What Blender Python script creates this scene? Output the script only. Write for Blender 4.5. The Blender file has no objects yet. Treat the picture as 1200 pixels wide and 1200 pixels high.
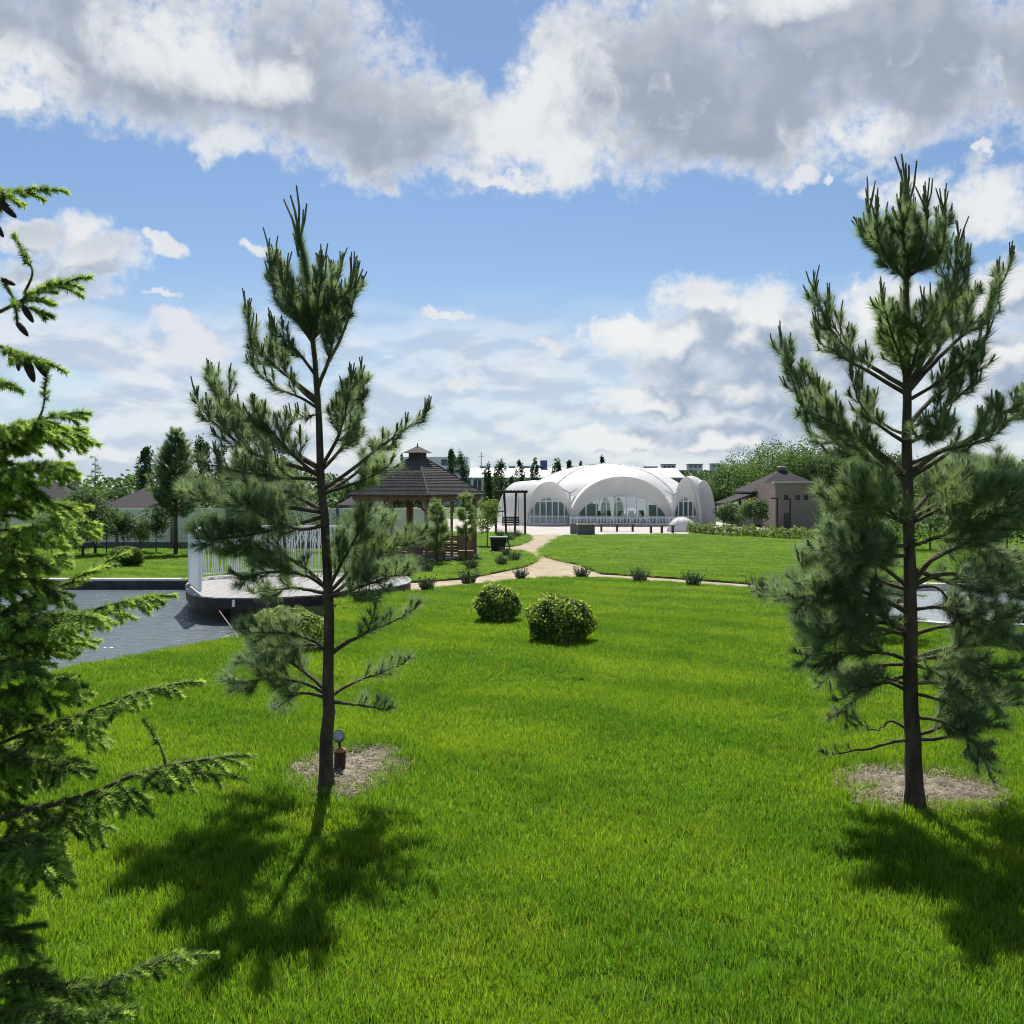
import bpy, bmesh, math, random
import numpy as np
from mathutils import Vector, Matrix
from mathutils.geometry import delaunay_2d_cdt
R = math.radians
random.seed(7)
rng = np.random.default_rng(11)
scn = bpy.context.scene
COL = scn.collection

# ------------------------------------------------------------------ camera
EYE = 1.65
F = 1100.0            # focal length in pixels of the 1200 px photograph
HOR = 570.0           # row of the horizon
cam_d = bpy.data.cameras.new('camera')
cam = bpy.data.objects.new('camera', cam_d)
COL.objects.link(cam)
cam.location = (0, 0, EYE)
cam.rotation_euler = (R(90), 0, 0)
cam_d.sensor_width = 36
cam_d.lens = 36 * F / 1200
cam_d.shift_y = -(600 - HOR) / 1200
cam_d.clip_start = 0.05
cam_d.clip_end = 9000
scn.camera = cam

# ------------------------------------------------------------------ light
SUN_EL, SUN_AZ = R(55), R(-6)          # azimuth measured from +Y towards +X
sun_d = bpy.data.lights.new('sun', 'SUN')
sun_d.energy = 5.0
sun_d.angle = R(0.55)
sun_d.color = (1.0, 0.955, 0.88)
sun = bpy.data.objects.new('sun', sun_d)
COL.objects.link(sun)
sdir = Vector((math.sin(SUN_AZ) * math.cos(SUN_EL), math.cos(SUN_AZ) * math.cos(SUN_EL), math.sin(SUN_EL)))
sun.rotation_euler = sdir.to_track_quat('Z', 'Y').to_euler()
sun.location = sdir * 50

scn.view_settings.view_transform = 'Standard'
scn.view_settings.look = 'None'
scn.view_settings.exposure = 0.74
scn.view_settings.gamma = 1.0
scn.cycles.max_bounces = 6
scn.cycles.transparent_max_bounces = 12
scn.cycles.diffuse_bounces = 3
scn.cycles.glossy_bounces = 3
scn.cycles.transmission_bounces = 4
scn.cycles.caustics_reflective = False
scn.cycles.caustics_refractive = False
scn.cycles.sample_clamp_indirect = 4
scn.cycles.use_denoising = True
scn.cycles.filter_width = 1.1


class NT:
    """short-hand for building node trees"""
    def __init__(s, tree):
        s.t = tree

    def n(s, kind, **kw):
        nd = s.t.nodes.new(kind)
        for k, v in kw.items():
            setattr(nd, k, v)
        return nd

    def put(s, sock, v):
        if isinstance(v, bpy.types.NodeSocket):
            s.t.links.new(v, sock)
        elif v is not None:
            sock.default_value = v

    def m(s, op, a=None, b=None, c=None, clamp=False):
        nd = s.n('ShaderNodeMath', operation=op, use_clamp=clamp)
        for i, v in enumerate((a, b, c)):
            if v is not None:
                s.put(nd.inputs[i], v)
        return nd.outputs[0]

    def v(s, op, a=None, b=None, c=None):
        nd = s.n('ShaderNodeVectorMath', operation=op)
        for i, v in enumerate((a, b, c)):
            if v is not None:
                s.put(nd.inputs[i], v)
        return nd.outputs['Value'] if op in ('DOT_PRODUCT', 'LENGTH') else nd.outputs[0]

    def noise(s, vec, scale, detail=4, rough=0.55, dist=0.0, out='Fac'):
        nd = s.n('ShaderNodeTexNoise')
        if vec is not None:
            s.put(nd.inputs['Vector'], vec)
        nd.inputs['Scale'].default_value = scale
        nd.inputs['Detail'].default_value = detail
        nd.inputs['Roughness'].default_value = rough
        nd.inputs['Distortion'].default_value = dist
        return nd.outputs[out]

    def ramp(s, fac, lo, hi, a=0.0, b=1.0, smooth=True):
        nd = s.n('ShaderNodeMapRange', interpolation_type='SMOOTHSTEP' if smooth else 'LINEAR')
        s.put(nd.inputs[0], fac)
        nd.inputs[1].default_value = lo
        nd.inputs[2].default_value = hi
        nd.inputs[3].default_value = a
        nd.inputs[4].default_value = b
        return nd.outputs[0]

    def mix(s, fac, a, b, blend='MIX'):
        nd = s.n('ShaderNodeMix', data_type='RGBA', blend_type=blend)
        s.put(nd.inputs[0], fac)
        s.put(nd.inputs[6], a if isinstance(a, bpy.types.NodeSocket) else (*a[:3], 1))
        s.put(nd.inputs[7], b if isinstance(b, bpy.types.NodeSocket) else (*b[:3], 1))
        return nd.outputs[2]


# ------------------------------------------------------------------ sky with clouds
# every cloud is an ellipse in (azimuth, elevation); measured as px, py, half width, half height
CLOUDS = [
    (40, 15, 130, 75), (150, 75, 150, 58), (300, 70, 190, 85), (420, 130, 160, 62), (490, 160, 110, 52),
    (560, 150, 110, 62), (650, 110, 70, 75), (650, 175, 55, 48), (760, 90, 150, 100), (900, 80, 170, 100),
    (1050, 60, 190, 105), (1230, 40, 120, 90), (1060, 140, 75, 42), (850, 150, 80, 40),
    (18, 104, 30, 13), (942, 202, 19, 12), (976, 206, 11, 8), (585, 218, 55, 9), (265, 165, 40, 22),
    (1075, 235, 50, 28), (1165, 235, 60, 42), (1152, 181, 17, 6),
    (100, 268, 40, 24), (40, 275, 60, 18), (120, 300, 60, 24), (212, 292, 28, 10), (190, 345, 22, 5), (70, 325, 80, 22),
    (307, 295, 13, 8), (190, 384, 45, 16), (225, 410, 55, 18), (522, 369, 26, 7),
    (645, 410, 27, 10), (532, 450, 24, 11),
    (740, 395, 50, 24), (815, 358, 62, 32), (850, 405, 120, 48), (910, 372, 60, 46), (965, 405, 60, 52), (1030, 370, 55, 36),
    (1180, 350, 60, 30), (870, 455, 110, 38), (770, 470, 70, 20), (735, 512, 90, 22), (830, 515, 100, 24), (930, 480, 70, 36), (1010, 440, 60, 40), (1180, 430, 60, 40),
]

BRIGHT = [(200, 50, 90, 45), (300, 95, 70, 25), (615, 115, 105, 110), (670, 190, 60, 45), (20, 90, 60, 40), (1000, 160, 60, 30), (1080, 235, 70, 50), (1160, 240, 70, 50), (930, 0, 90, 20)]


def make_world():
    w = bpy.data.worlds.new('World')
    scn.world = w
    w.use_nodes = True
    w.cycles.sampling_method = 'MANUAL'
    w.cycles.sample_map_resolution = 256
    t = w.node_tree
    t.nodes.clear()
    N = NT(t)
    # ---- node group: cloud density at (u, v) and direction
    g = bpy.data.node_groups.new('cloud_density', 'ShaderNodeTree')
    g.interface.new_socket('uv', in_out='INPUT', socket_type='NodeSocketVector')
    g.interface.new_socket('dens', in_out='OUTPUT', socket_type='NodeSocketFloat')
    g.interface.new_socket('soft', in_out='OUTPUT', socket_type='NodeSocketFloat')
    G = NT(g)
    gi = G.n('NodeGroupInput')
    go = G.n('NodeGroupOutput')
    uv = gi.outputs[0]
    w1 = G.v('SUBTRACT', G.noise(uv, 7.0, 3, 0.5, out='Color'), (0.5, 0.5, 0.5))
    w2 = G.v('SUBTRACT', G.noise(uv, 26.0, 4, 0.6, out='Color'), (0.5, 0.5, 0.5))
    p = G.v('ADD', uv, G.v('MULTIPLY', w1, (0.075, 0.05, 0.0)))
    p = G.v('ADD', p, G.v('MULTIPLY', w2, (0.055, 0.046, 0.0)))
    q = qb = None
    for (px, py, hw, hh) in CLOUDS:
        u0 = math.atan((px - 600) / F)
        v0 = math.atan((HOR - py) / F * math.cos(u0))
        iu = 1.0 / (hw / F * math.cos(u0) ** 2 * 1.08)
        iv = 1.0 / (hh / F * 1.05)
        d = G.v('MULTIPLY_ADD', p, (iu, iv, 0), (-u0 * iu, -v0 * iv, 0))
        k = G.v('DOT_PRODUCT', d, d)
        q = k if q is None else G.m('SMOOTH_MIN', q, k, 0.35)
        if hw >= 58:
            qb = k if qb is None else G.m('SMOOTH_MIN', qb, k, 0.35)
    # elsewhere in the sky: the same kind of broken cumulus, without placed clouds
    sep = G.n('ShaderNodeSeparateXYZ')
    G.put(sep.inputs[0], uv)
    au = G.m('ABSOLUTE', sep.outputs[0])
    side = G.ramp(au, 0.55, 0.75)
    up = G.ramp(sep.outputs[1], 0.50, 0.66)
    away = G.m('MAXIMUM', side, up)
    gen = G.ramp(G.noise(p, 3.2, 3, 0.5), 0.40, 0.66, 2.4, -0.1, smooth=False)
    gen = G.m('ADD', gen, G.m('MULTIPLY', G.m('SUBTRACT', 1.0, away), 8.0))
    q = G.m('MINIMUM', q, gen)
    qb = G.m('MINIMUM', qb, gen)
    body = G.m('SUBTRACT', 1.0, q)                       # 1 in a cloud's core, 0 at its rim
    body = G.m('MAXIMUM', body, -1.2)
    core = G.m('MAXIMUM', G.m('SUBTRACT', 1.0, qb), -1.2)
    fine = G.m('SUBTRACT', G.noise(uv, 13.0, 7, 0.60, 0.25), 0.5)
    tiny = G.m('SUBTRACT', G.noise(uv, 75.0, 3, 0.6), 0.5)
    low = G.m('SUBTRACT', G.noise(uv, 13.0, 3.0, 0.45, 0.25), 0.5)
    lump = G.m('SUBTRACT', G.noise(uv, 38.0, 3.0, 0.5), 0.5)
    base = G.m('MULTIPLY', body, 0.80)
    dens = G.m('ADD', base, G.m('ADD', G.m('MULTIPLY', fine, 2.3), G.m('MULTIPLY', tiny, 0.95)))
    soft = G.m('ADD', G.m('MULTIPLY', core, 0.80), G.m('ADD', G.m('MULTIPLY', low, 1.5), G.m('MULTIPLY', lump, 0.42)))
    G.put(go.inputs[0], dens)
    G.put(go.inputs[1], soft)

    tc = N.n('ShaderNodeTexCoord')
    sp = N.n('ShaderNodeSeparateXYZ')
    N.put(sp.inputs[0], tc.outputs['Generated'])
    az = N.m('ARCTAN2', sp.outputs[0], sp.outputs[1])
    el = N.m('ARCSINE', sp.outputs[2])
    cmb = N.n('ShaderNodeCombineXYZ')
    N.put(cmb.inputs[0], az)
    N.put(cmb.inputs[1], el)
    uvw = cmb.outputs[0]
    g0 = N.n('ShaderNodeGroup', node_tree=g)
    N.put(g0.inputs[0], uvw)
    D0 = g0.outputs[0]
    # sample again a little towards the sun: what is thinner there is lit
    to = N.v('SUBTRACT', (SUN_AZ, SUN_EL, 0.0), uvw)
    to = N.v('NORMALIZE', to)
    g1 = N.n('ShaderNodeGroup', node_tree=g)
    N.put(g1.inputs[0], N.v('MULTIPLY_ADD', to, (0.028, 0.028, 0.0), uvw))
    S0, S1 = g0.outputs[1], g1.outputs[1]

    sky = N.n('ShaderNodeTexSky', sky_type='NISHITA')
    sky.sun_disc = False
    sky.sun_elevation = SUN_EL
    sky.sun_rotation = SUN_AZ
    sky.air_density = 1.0
    sky.dust_density = 0.3
    sky.ozone_density = 2.2
    skyc = N.mix(1.0, sky.outputs[0], SKY_TINT, 'MULTIPLY')
    # thin veil of high cloud near the horizon
    veil_n = N.noise(N.v('MULTIPLY', uvw, (1.0, 2.2, 1.0)), 5.5, 7, 0.6, 0.4)
    veil = N.m('MULTIPLY', N.ramp(el, 0.22, 0.13), N.ramp(veil_n, 0.34, 0.60, 0.45, 1.0))
    veil = N.m('MULTIPLY', veil, 0.95)
    veil = N.m('MAXIMUM', veil, N.ramp(el, 0.12, 0.0, 0.0, 0.9))
    vl = N.v('MULTIPLY', uvw, (1.0, 2.6, 1.0))
    ve = N.m('SUBTRACT', N.noise(vl, 9.0, 5, 0.55, 0.3), N.noise(N.v('ADD', vl, (0.0, 0.035, 0.0)), 9.0, 5, 0.55, 0.3))
    skyc = N.mix(veil, skyc, N.mix(N.ramp(ve, -0.09, 0.09), VEIL_SHADE, VEIL))
    cover = N.ramp(D0, -0.26, 0.62)
    high = N.ramp(el, 0.17, 0.27)
    # thin, sunlit places of the big cloud overhead
    q2 = None
    for (px, py, hw, hh) in BRIGHT:
        u0 = math.atan((px - 600) / F)
        v0 = math.atan((HOR - py) / F * math.cos(u0))
        iu, iv = F / hw, F / hh
        dv = N.v('MULTIPLY_ADD', uvw, (iu, iv, 0), (-u0 * iu, -v0 * iv, 0))
        kk = N.v('DOT_PRODUCT', dv, dv)
        q2 = kk if q2 is None else N.m('SMOOTH_MIN', q2, kk, 0.3)
    brn = N.noise(uvw, 20.0, 6, 0.62, 0.5)
    bright = N.ramp(N.m('ADD', N.m('SUBTRACT', 1.0, q2), N.m('MULTIPLY', N.m('SUBTRACT', brn, 0.5), 3.2)), -0.4, 1.3)
    bright = N.m('MAXIMUM', bright, N.ramp(brn, 0.56, 0.80, 0.0, 0.55))
    thick = N.ramp(S0, 0.02, 0.80)
    thick = N.m('MULTIPLY', thick, N.m('SUBTRACT', 1.0, N.m('MULTIPLY', bright, 0.9)))
    lit = N.ramp(N.m('SUBTRACT', S0, S1), -0.02, 0.50)
    lit = N.m('MULTIPLY', lit, N.ramp(high, 0, 1, 0.95, 0.22, smooth=False))
    shade = N.mix(thick, CLOUD_THIN, N.mix(high, CLOUD_LOW, CLOUD_THICK))
    lit = N.m('MAXIMUM', lit, N.m('MULTIPLY', bright, 0.7))
    ccol = N.mix(lit, shade, CLOUD_LIT)
    fincol = N.mix(cover, skyc, ccol)
    bg = N.n('ShaderNodeBackground')
    N.put(bg.inputs[0], fincol)
    bg.inputs[1].default_value = SKY_STRENGTH
    out = N.n('ShaderNodeOutputWorld')
    t.links.new(bg.outputs[0], out.inputs[0])


SKY_STRENGTH = 0.082
SKY_TINT = (0.66, 0.71, 0.76)
VEIL = (5.7, 6.0, 6.35)
VEIL_SHADE = (3.9, 4.55, 5.5)
CLOUD_THIN = (5.5, 5.75, 6.1)
CLOUD_THICK = (2.55, 2.95, 3.65)
CLOUD_LOW = (2.7, 3.4, 4.4)
CLOUD_LIT = (6.35, 6.45, 6.5)
make_world()


# ------------------------------------------------------------------ measuring helpers
def H(y):
    """height of the gently falling garden at distance y"""
    y = np.asarray(y, dtype=float)
    return np.where(y < 0, 0.0, np.where(y < 33, -0.028 * y, np.where(y < 80, -0.924 - 0.0125 * (y - 33), -1.5115)))


def hz(y):
    return float(H(y))


def G(px, py):
    """garden point that the photograph shows at px, py"""
    k = (py - HOR) / F
    y = EYE / (k - 0.028) if k > 0.0281 else 1e9
    if y > 33:
        y = (EYE + 0.924 - 0.0125 * 33) / (k - 0.0125)
    if y > 80:
        y = (EYE + 1.5115) / k
    return Vector(((px - 600) / F * y, y, hz(y)))


def P(px, py, y):
    """point at distance y that the photograph shows at px, py"""
    return Vector(((px - 600) / F * y, y, EYE - (py - HOR) / F * y))


# ------------------------------------------------------------------ materials
MATS = {}


def mat(name, base, rough=0.7, vary=0.25, scale=8.0, bump=0.0, bscale=40.0, spec=0.3, metallic=0.0, second=None, coat=0.0,
        trans=0.0, tcol=None, coord='Object', stretch=None):
    """procedural material: base colour broken up by noise, optional bump and translucency"""
    if name in MATS:
        return MATS[name]
    m = bpy.data.materials.new(name)
    MATS[name] = m
    m.use_nodes = True
    t = m.node_tree
    t.nodes.clear()
    N = NT(t)
    tc = N.n('ShaderNodeTexCoord')
    vec = tc.outputs[coord]
    if stretch:
        vec = N.v('MULTIPLY', vec, stretch)
    n1 = N.noise(vec, scale, 5, 0.6)
    sec = second if second else tuple(c * (1 - vary) for c in base)
    first = base if second else tuple(min(1, c * (1 + vary)) for c in base)
    col = N.mix(N.ramp(n1, 0.32, 0.68), sec, first)
    pr = N.n('ShaderNodeBsdfPrincipled')
    N.put(pr.inputs['Base Color'], col)
    pr.inputs['Roughness'].default_value = rough
    pr.inputs['Metallic'].default_value = metallic
    pr.inputs['Specular IOR Level'].default_value = spec
    if bump:
        b = N.n('ShaderNodeBump')
        b.inputs['Strength'].default_value = bump
        b.inputs['Distance'].default_value = 0.02
        N.put(b.inputs['Height'], N.noise(vec, bscale, 6, 0.65))
        t.links.new(b.outputs[0], pr.inputs['Normal'])
    sh = pr.outputs[0]
    if trans:
        tr = N.n('ShaderNodeBsdfTranslucent')
        N.put(tr.inputs[0], N.mix(N.ramp(n1, 0.32, 0.68), tuple(c * 0.8 for c in (tcol or base)), tcol or base))
        mx = N.n('ShaderNodeMixShader')
        mx.inputs[0].default_value = trans
        t.links.new(sh, mx.inputs[1])
        t.links.new(tr.outputs[0], mx.inputs[2])
        sh = mx.outputs[0]
    o = N.n('ShaderNodeOutputMaterial')
    t.links.new(sh, o.inputs[0])
    return m


def grass_mat():
    m = bpy.data.materials.new('grass_blade')
    m.use_nodes = True
    t = m.node_tree
    t.nodes.clear()
    N = NT(t)
    geo = N.n('ShaderNodeNewGeometry')
    pos = geo.outputs['Position']
    at = N.n('ShaderNodeAttribute', attribute_name='tone')
    tone = at.outputs['Fac']
    big = N.noise(pos, 0.55, 4, 0.6)
    mid = N.noise(pos, 3.5, 3, 0.6)
    # mown lanes run across the lawn
    sp = N.n('ShaderNodeSeparateXYZ')
    N.put(sp.inputs[0], pos)
    lane = N.m('SINE', N.m('ADD', N.m('MULTIPLY', sp.outputs[1], 3.1), N.m('ADD', N.m('MULTIPLY', sp.outputs[0], 2.2), N.m('MULTIPLY', big, 5.0))))
    c = N.mix(tone, (0.048, 0.124, 0.011), (0.146, 0.262, 0.024))
    c = N.mix(N.ramp(big, 0.40, 0.66, 0, 0.6), c, (0.184, 0.274, 0.020))
    c = N.mix(N.ramp(lane, -0.3, 0.9, 0, 0.42), c, (0.046, 0.128, 0.013))
    pat = N.noise(pos, 1.5, 5, 0.65, 0.3)
    c = N.mix(N.ramp(pat, 0.54, 0.72, 0, 0.6), c, (0.036, 0.100, 0.015))
    c = N.mix(N.ramp(pat, 0.44, 0.28, 0, 0.55), c, (0.205, 0.268, 0.032))
    c = N.mix(N.ramp(mid, 0.62, 0.80, 0, 0.55), c, (0.235, 0.225, 0.055))
    dry = N.m('MULTIPLY', N.ramp(tone, 0.965, 0.975), 0.6)
    c = N.mix(dry, c, (0.30, 0.27, 0.09))
    pr = N.n('ShaderNodeBsdfPrincipled')
    N.put(pr.inputs['Base Color'], c)
    pr.inputs['Roughness'].default_value = 0.5
    pr.inputs['Specular IOR Level'].default_value = 0.25
    tr = N.n('ShaderNodeBsdfTranslucent')
    N.put(tr.inputs[0], N.mix(1.0, c, (1.9, 1.85, 1.0), 'MULTIPLY'))
    mx = N.n('ShaderNodeMixShader')
    mx.inputs[0].default_value = 0.5
    t.links.new(pr.outputs[0], mx.inputs[1])
    t.links.new(tr.outputs[0], mx.inputs[2])
    o = N.n('ShaderNodeOutputMaterial')
    t.links.new(mx.outputs[0], o.inputs[0])
    return m


def water_mat(name='pond_water', col=(0.125, 0.155, 0.168), rough=0.08):
    m = bpy.data.materials.new(name)
    m.use_nodes = True
    t = m.node_tree
    t.nodes.clear()
    N = NT(t)
    tc = N.n('ShaderNodeTexCoord')
    v = N.v('MULTIPLY', tc.outputs['Object'], (1.0, 2.4, 1.0))
    pr = N.n('ShaderNodeBsdfPrincipled')
    pr.inputs['Base Color'].default_value = (*col, 1)
    pr.inputs['Roughness'].default_value = rough
    pr.inputs['IOR'].default_value = 1.333
    b = N.n('ShaderNodeBump')
    b.inputs['Strength'].default_value = 0.9
    b.inputs['Distance'].default_value = 0.07
    h = N.m('ADD', N.noise(v, 2.6, 4, 0.6, 0.6), N.m('MULTIPLY', N.noise(v, 9.0, 3, 0.5, 0.3), 0.3))
    N.put(b.inputs['Height'], h)
    t.links.new(b.outputs[0], pr.inputs['Normal'])
    o = N.n('ShaderNodeOutputMaterial')
    t.links.new(pr.outputs[0], o.inputs[0])
    return m


def glass_mat():
    m = bpy.data.materials.new('window_glass')
    m.use_nodes = True
    t = m.node_tree
    t.nodes.clear()
    N = NT(t)
    gl = N.n('ShaderNodeBsdfGlossy')
    gl.inputs['Color'].default_value = (0.8, 0.86, 0.9, 1)
    gl.inputs['Roughness'].default_value = 0.03
    tr = N.n('ShaderNodeBsdfTransparent')
    tr.inputs[0].default_value = (0.68, 0.74, 0.80, 1)
    fr = N.n('ShaderNodeLayerWeight')
    fr.inputs[0].default_value = 0.35
    f = N.ramp(fr.outputs['Fresnel'], 0.0, 1.0, 0.07, 0.8, smooth=False)
    mx = N.n('ShaderNodeMixShader')
    N.put(mx.inputs[0], f)
    t.links.new(tr.outputs[0], mx.inputs[1])
    t.links.new(gl.outputs[0], mx.inputs[2])
    o = N.n('ShaderNodeOutputMaterial')
    t.links.new(mx.outputs[0], o.inputs[0])
    return m


def brick_mat():
    m = bpy.data.materials.new('brown_brick')
    m.use_nodes = True
    t = m.node_tree
    N = NT(t)
    pr = t.nodes['Principled BSDF']
    tc = N.n('ShaderNodeTexCoord')
    mp = N.n('ShaderNodeMapping')
    mp.inputs['Rotation'].default_value = (R(90), 0, 0)
    t.links.new(tc.outputs['Object'], mp.inputs[0])
    br = N.n('ShaderNodeTexBrick')
    t.links.new(mp.outputs[0], br.inputs[0])
    br.inputs['Color1'].default_value = (0.25, 0.195, 0.172, 1)
    br.inputs['Color2'].default_value = (0.195, 0.150, 0.132, 1)
    br.inputs['Mortar'].default_value = (0.28, 0.25, 0.23, 1)
    br.inputs['Scale'].default_value = 4.0
    t.links.new(br.outputs[0], pr.inputs['Base Color'])
    pr.inputs['Roughness'].default_value = 0.85
    return m


def shingle_mat(name, a, b):
    m = bpy.data.materials.new(name)
    m.use_nodes = True
    t = m.node_tree
    N = NT(t)
    pr = t.nodes['Principled BSDF']
    tc = N.n('ShaderNodeTexCoord')
    sp = N.n('ShaderNodeSeparateXYZ')
    N.put(sp.inputs[0], tc.outputs['Object'])
    n = N.noise(N.v('MULTIPLY', tc.outputs['Object'], (6, 6, 16)), 1.0, 4, 0.7)
    row = N.m('FRACT', N.m('MULTIPLY', sp.outputs[2], 11.0))
    c = N.mix(N.ramp(n, 0.35, 0.65), a, b)
    c = N.mix(N.ramp(row, 0.0, 0.18, 0.45, 0.0), c, tuple(x * 0.5 for x in a))
    N.put(pr.inputs['Base Color'], c)
    pr.inputs['Roughness'].default_value = 1.0
    pr.inputs['Specular IOR Level'].default_value = 0.05
    bp = N.n('ShaderNodeBump')
    bp.inputs['Strength'].default_value = 0.6
    bp.inputs['Distance'].default_value = 0.03
    N.put(bp.inputs['Height'], N.m('SUBTRACT', n, row))
    t.links.new(bp.outputs[0], pr.inputs['Normal'])
    return m


M_GRASS = grass_mat()
M_WATER = water_mat()
M_POOL = water_mat('pool_water', (0.30, 0.34, 0.36), 0.12)
M_GLASS = glass_mat()
M_BRICK = brick_mat()
M_SHINGLE = shingle_mat('grey_brown_shingle', (0.088, 0.082, 0.080), (0.128, 0.120, 0.116))
M_SLATE = shingle_mat('dark_roof_tile', (0.048, 0.046, 0.048), (0.070, 0.067, 0.068))
M_LAWN = mat('lawn_soil', (0.075, 0.150, 0.014), 1.0, scale=3, second=(0.042, 0.090, 0.010), bump=0.8, bscale=60, spec=0.0)
M_FIELD = mat('far_field', (0.060, 0.120, 0.018), 0.95, scale=0.3, second=(0.040, 0.080, 0.016), bump=0.5, bscale=4)
M_SOIL = mat('soil', (0.085, 0.062, 0.040), 0.95, scale=12, bump=0.8, bscale=60)
M_PATH = mat('sandy_path', (0.285, 0.232, 0.158), 0.9, scale=1.6, vary=0.2, bump=0.5, bscale=90)
M_PLAZA = mat('pale_concrete', (0.33, 0.31, 0.285), 0.85, scale=0.9, vary=0.08, bump=0.2, bscale=60)
M_KERB = mat('kerb_concrete', (0.48, 0.46, 0.42), 0.85, scale=5, vary=0.12, bump=0.3)
M_DARKKERB = mat('dark_pond_wall', (0.045, 0.050, 0.060), 0.6, scale=4, vary=0.3, bump=0.3)
M_MULCH = mat('straw_mulch', (0.27, 0.238, 0.18), 0.95, scale=9, second=(0.075, 0.062, 0.046), bump=1.0, bscale=45)
M_STRAW = mat('straw', (0.36, 0.31, 0.21), 0.8, scale=5, second=(0.20, 0.165, 0.105))
M_BARK = mat('pine_bark', (0.130, 0.096, 0.072), 0.95, scale=14, second=(0.050, 0.038, 0.030), bump=1.0, bscale=38, stretch=(1, 1, 0.35))
M_TWIG = mat('twig_bark', (0.120, 0.092, 0.064), 0.9, scale=20, second=(0.060, 0.048, 0.036), bump=0.6, bscale=80)
M_NEEDLE = mat('pine_needle', (0.118, 0.185, 0.104), 0.5, scale=3, second=(0.088, 0.146, 0.094), trans=0.52, tcol=(0.30, 0.42, 0.18), spec=0.4)
M_NEEDLE2 = mat('pine_needle_fresh', (0.135, 0.210, 0.078), 0.5, scale=4, second=(0.105, 0.172, 0.070), trans=0.5, tcol=(0.32, 0.45, 0.14), spec=0.4)
M_DEAD = mat('dead_needle', (0.24, 0.115, 0.045), 0.7, scale=6, second=(0.15, 0.07, 0.03))
M_CANDLE = mat('pine_candle', (0.180, 0.185, 0.085), 0.7, scale=30, second=(0.120, 0.130, 0.058), bump=0.5, bscale=200)
M_SPRUCE = mat('spruce_needle', (0.100, 0.180, 0.046), 0.45, scale=5, second=(0.068, 0.136, 0.038), trans=0.48, tcol=(0.27, 0.42, 0.08), spec=0.35)
M_SPRUCE2 = mat('spruce_new_growth', (0.300, 0.440, 0.085), 0.5, scale=6, second=(0.225, 0.375, 0.070), trans=0.5, tcol=(0.56, 0.74, 0.15), spec=0.3)
M_CONE = mat('young_cone', (0.060, 0.026, 0.036), 0.55, scale=60, second=(0.030, 0.016, 0.022), bump=1.0, bscale=120)
M_LEAF = mat('leaf_green', (0.070, 0.140, 0.036), 0.5, scale=0.6, second=(0.045, 0.098, 0.028), trans=0.4, tcol=(0.16, 0.28, 0.055))
M_LEAFD = mat('leaf_dark', (0.045, 0.090, 0.034), 0.5, scale=0.8, second=(0.028, 0.060, 0.026), trans=0.35, tcol=(0.09, 0.17, 0.045))
M_LEAFL = mat('leaf_lime', (0.135, 0.225, 0.040), 0.5, scale=2, second=(0.080, 0.155, 0.030), trans=0.4, tcol=(0.28, 0.40, 0.06))
M_LEAFP = mat('leaf_pale', (0.20, 0.27, 0.09), 0.5, scale=3, second=(0.13, 0.20, 0.06), trans=0.35, tcol=(0.32, 0.42, 0.12))
M_LEAFO = mat('leaf_orange', (0.20, 0.125, 0.030), 0.5, scale=2, second=(0.11, 0.10, 0.025), trans=0.35, tcol=(0.36, 0.22, 0.05))
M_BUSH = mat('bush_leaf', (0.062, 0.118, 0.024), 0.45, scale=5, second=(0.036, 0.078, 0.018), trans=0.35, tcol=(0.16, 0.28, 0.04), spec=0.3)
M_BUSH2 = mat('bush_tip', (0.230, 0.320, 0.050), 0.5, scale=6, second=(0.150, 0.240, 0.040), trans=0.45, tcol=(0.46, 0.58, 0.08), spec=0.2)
M_LAV = mat('lavender_leaf', (0.070, 0.105, 0.055), 0.6, scale=10, second=(0.038, 0.066, 0.034), trans=0.2)
M_FLOWER = mat('white_blossom', (0.72, 0.70, 0.60), 0.6, scale=6, second=(0.55, 0.56, 0.40), trans=0.3)
M_WOOD = mat('stained_wood', (0.225, 0.120, 0.070), 0.6, scale=6, second=(0.150, 0.078, 0.045), stretch=(1, 1, 6), bump=0.3)
M_WOODL = mat('honey_wood', (0.25, 0.165, 0.10), 0.6, scale=6, second=(0.18, 0.115, 0.07), bump=0.3)
M_WOODD = mat('dark_wood', (0.055, 0.030, 0.024), 0.55, scale=8, second=(0.032, 0.018, 0.015), bump=0.3)
M_DECK = mat('grey_deck_board', (0.255, 0.250, 0.250), 0.75, scale=5, vary=0.16, stretch=(8, 0.6, 1), bump=0.3)
M_FASCIA = mat('dark_fascia', (0.030, 0.026, 0.028), 0.6, scale=4)
M_WHITE = mat('white_metal', (0.78, 0.79, 0.80), 0.45, vary=0.04)
M_TENT = mat('tent_membrane', (0.79, 0.79, 0.785), 0.55, scale=0.35, vary=0.05, trans=0.34, tcol=(0.78, 0.78, 0.76))
M_SEAM = mat('tent_seam', (0.60, 0.60, 0.60), 0.6, vary=0.05)
M_FRAME = mat('white_frame', (0.74, 0.75, 0.76), 0.5, vary=0.05)
M_BLACK = mat('black_plastic', (0.020, 0.024, 0.026), 0.5, vary=0.2)
M_GREY = mat('grey_planter', (0.130, 0.145, 0.155), 0.7, vary=0.15, bump=0.2)
M_FENCE = mat('pale_fence', (0.80, 0.78, 0.68), 0.85, scale=1.5, vary=0.08, bump=0.2)
M_WALLW = mat('white_render', (0.70, 0.72, 0.75), 0.8, scale=0.3, vary=0.06)
M_PANELS = mat('grey_blue_cladding', (0.34, 0.38, 0.44), 0.6, scale=0.4, vary=0.1)
M_DARKGLASS = mat('dark_window', (0.035, 0.045, 0.065), 0.15, vary=0.2, spec=0.6)
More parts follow.
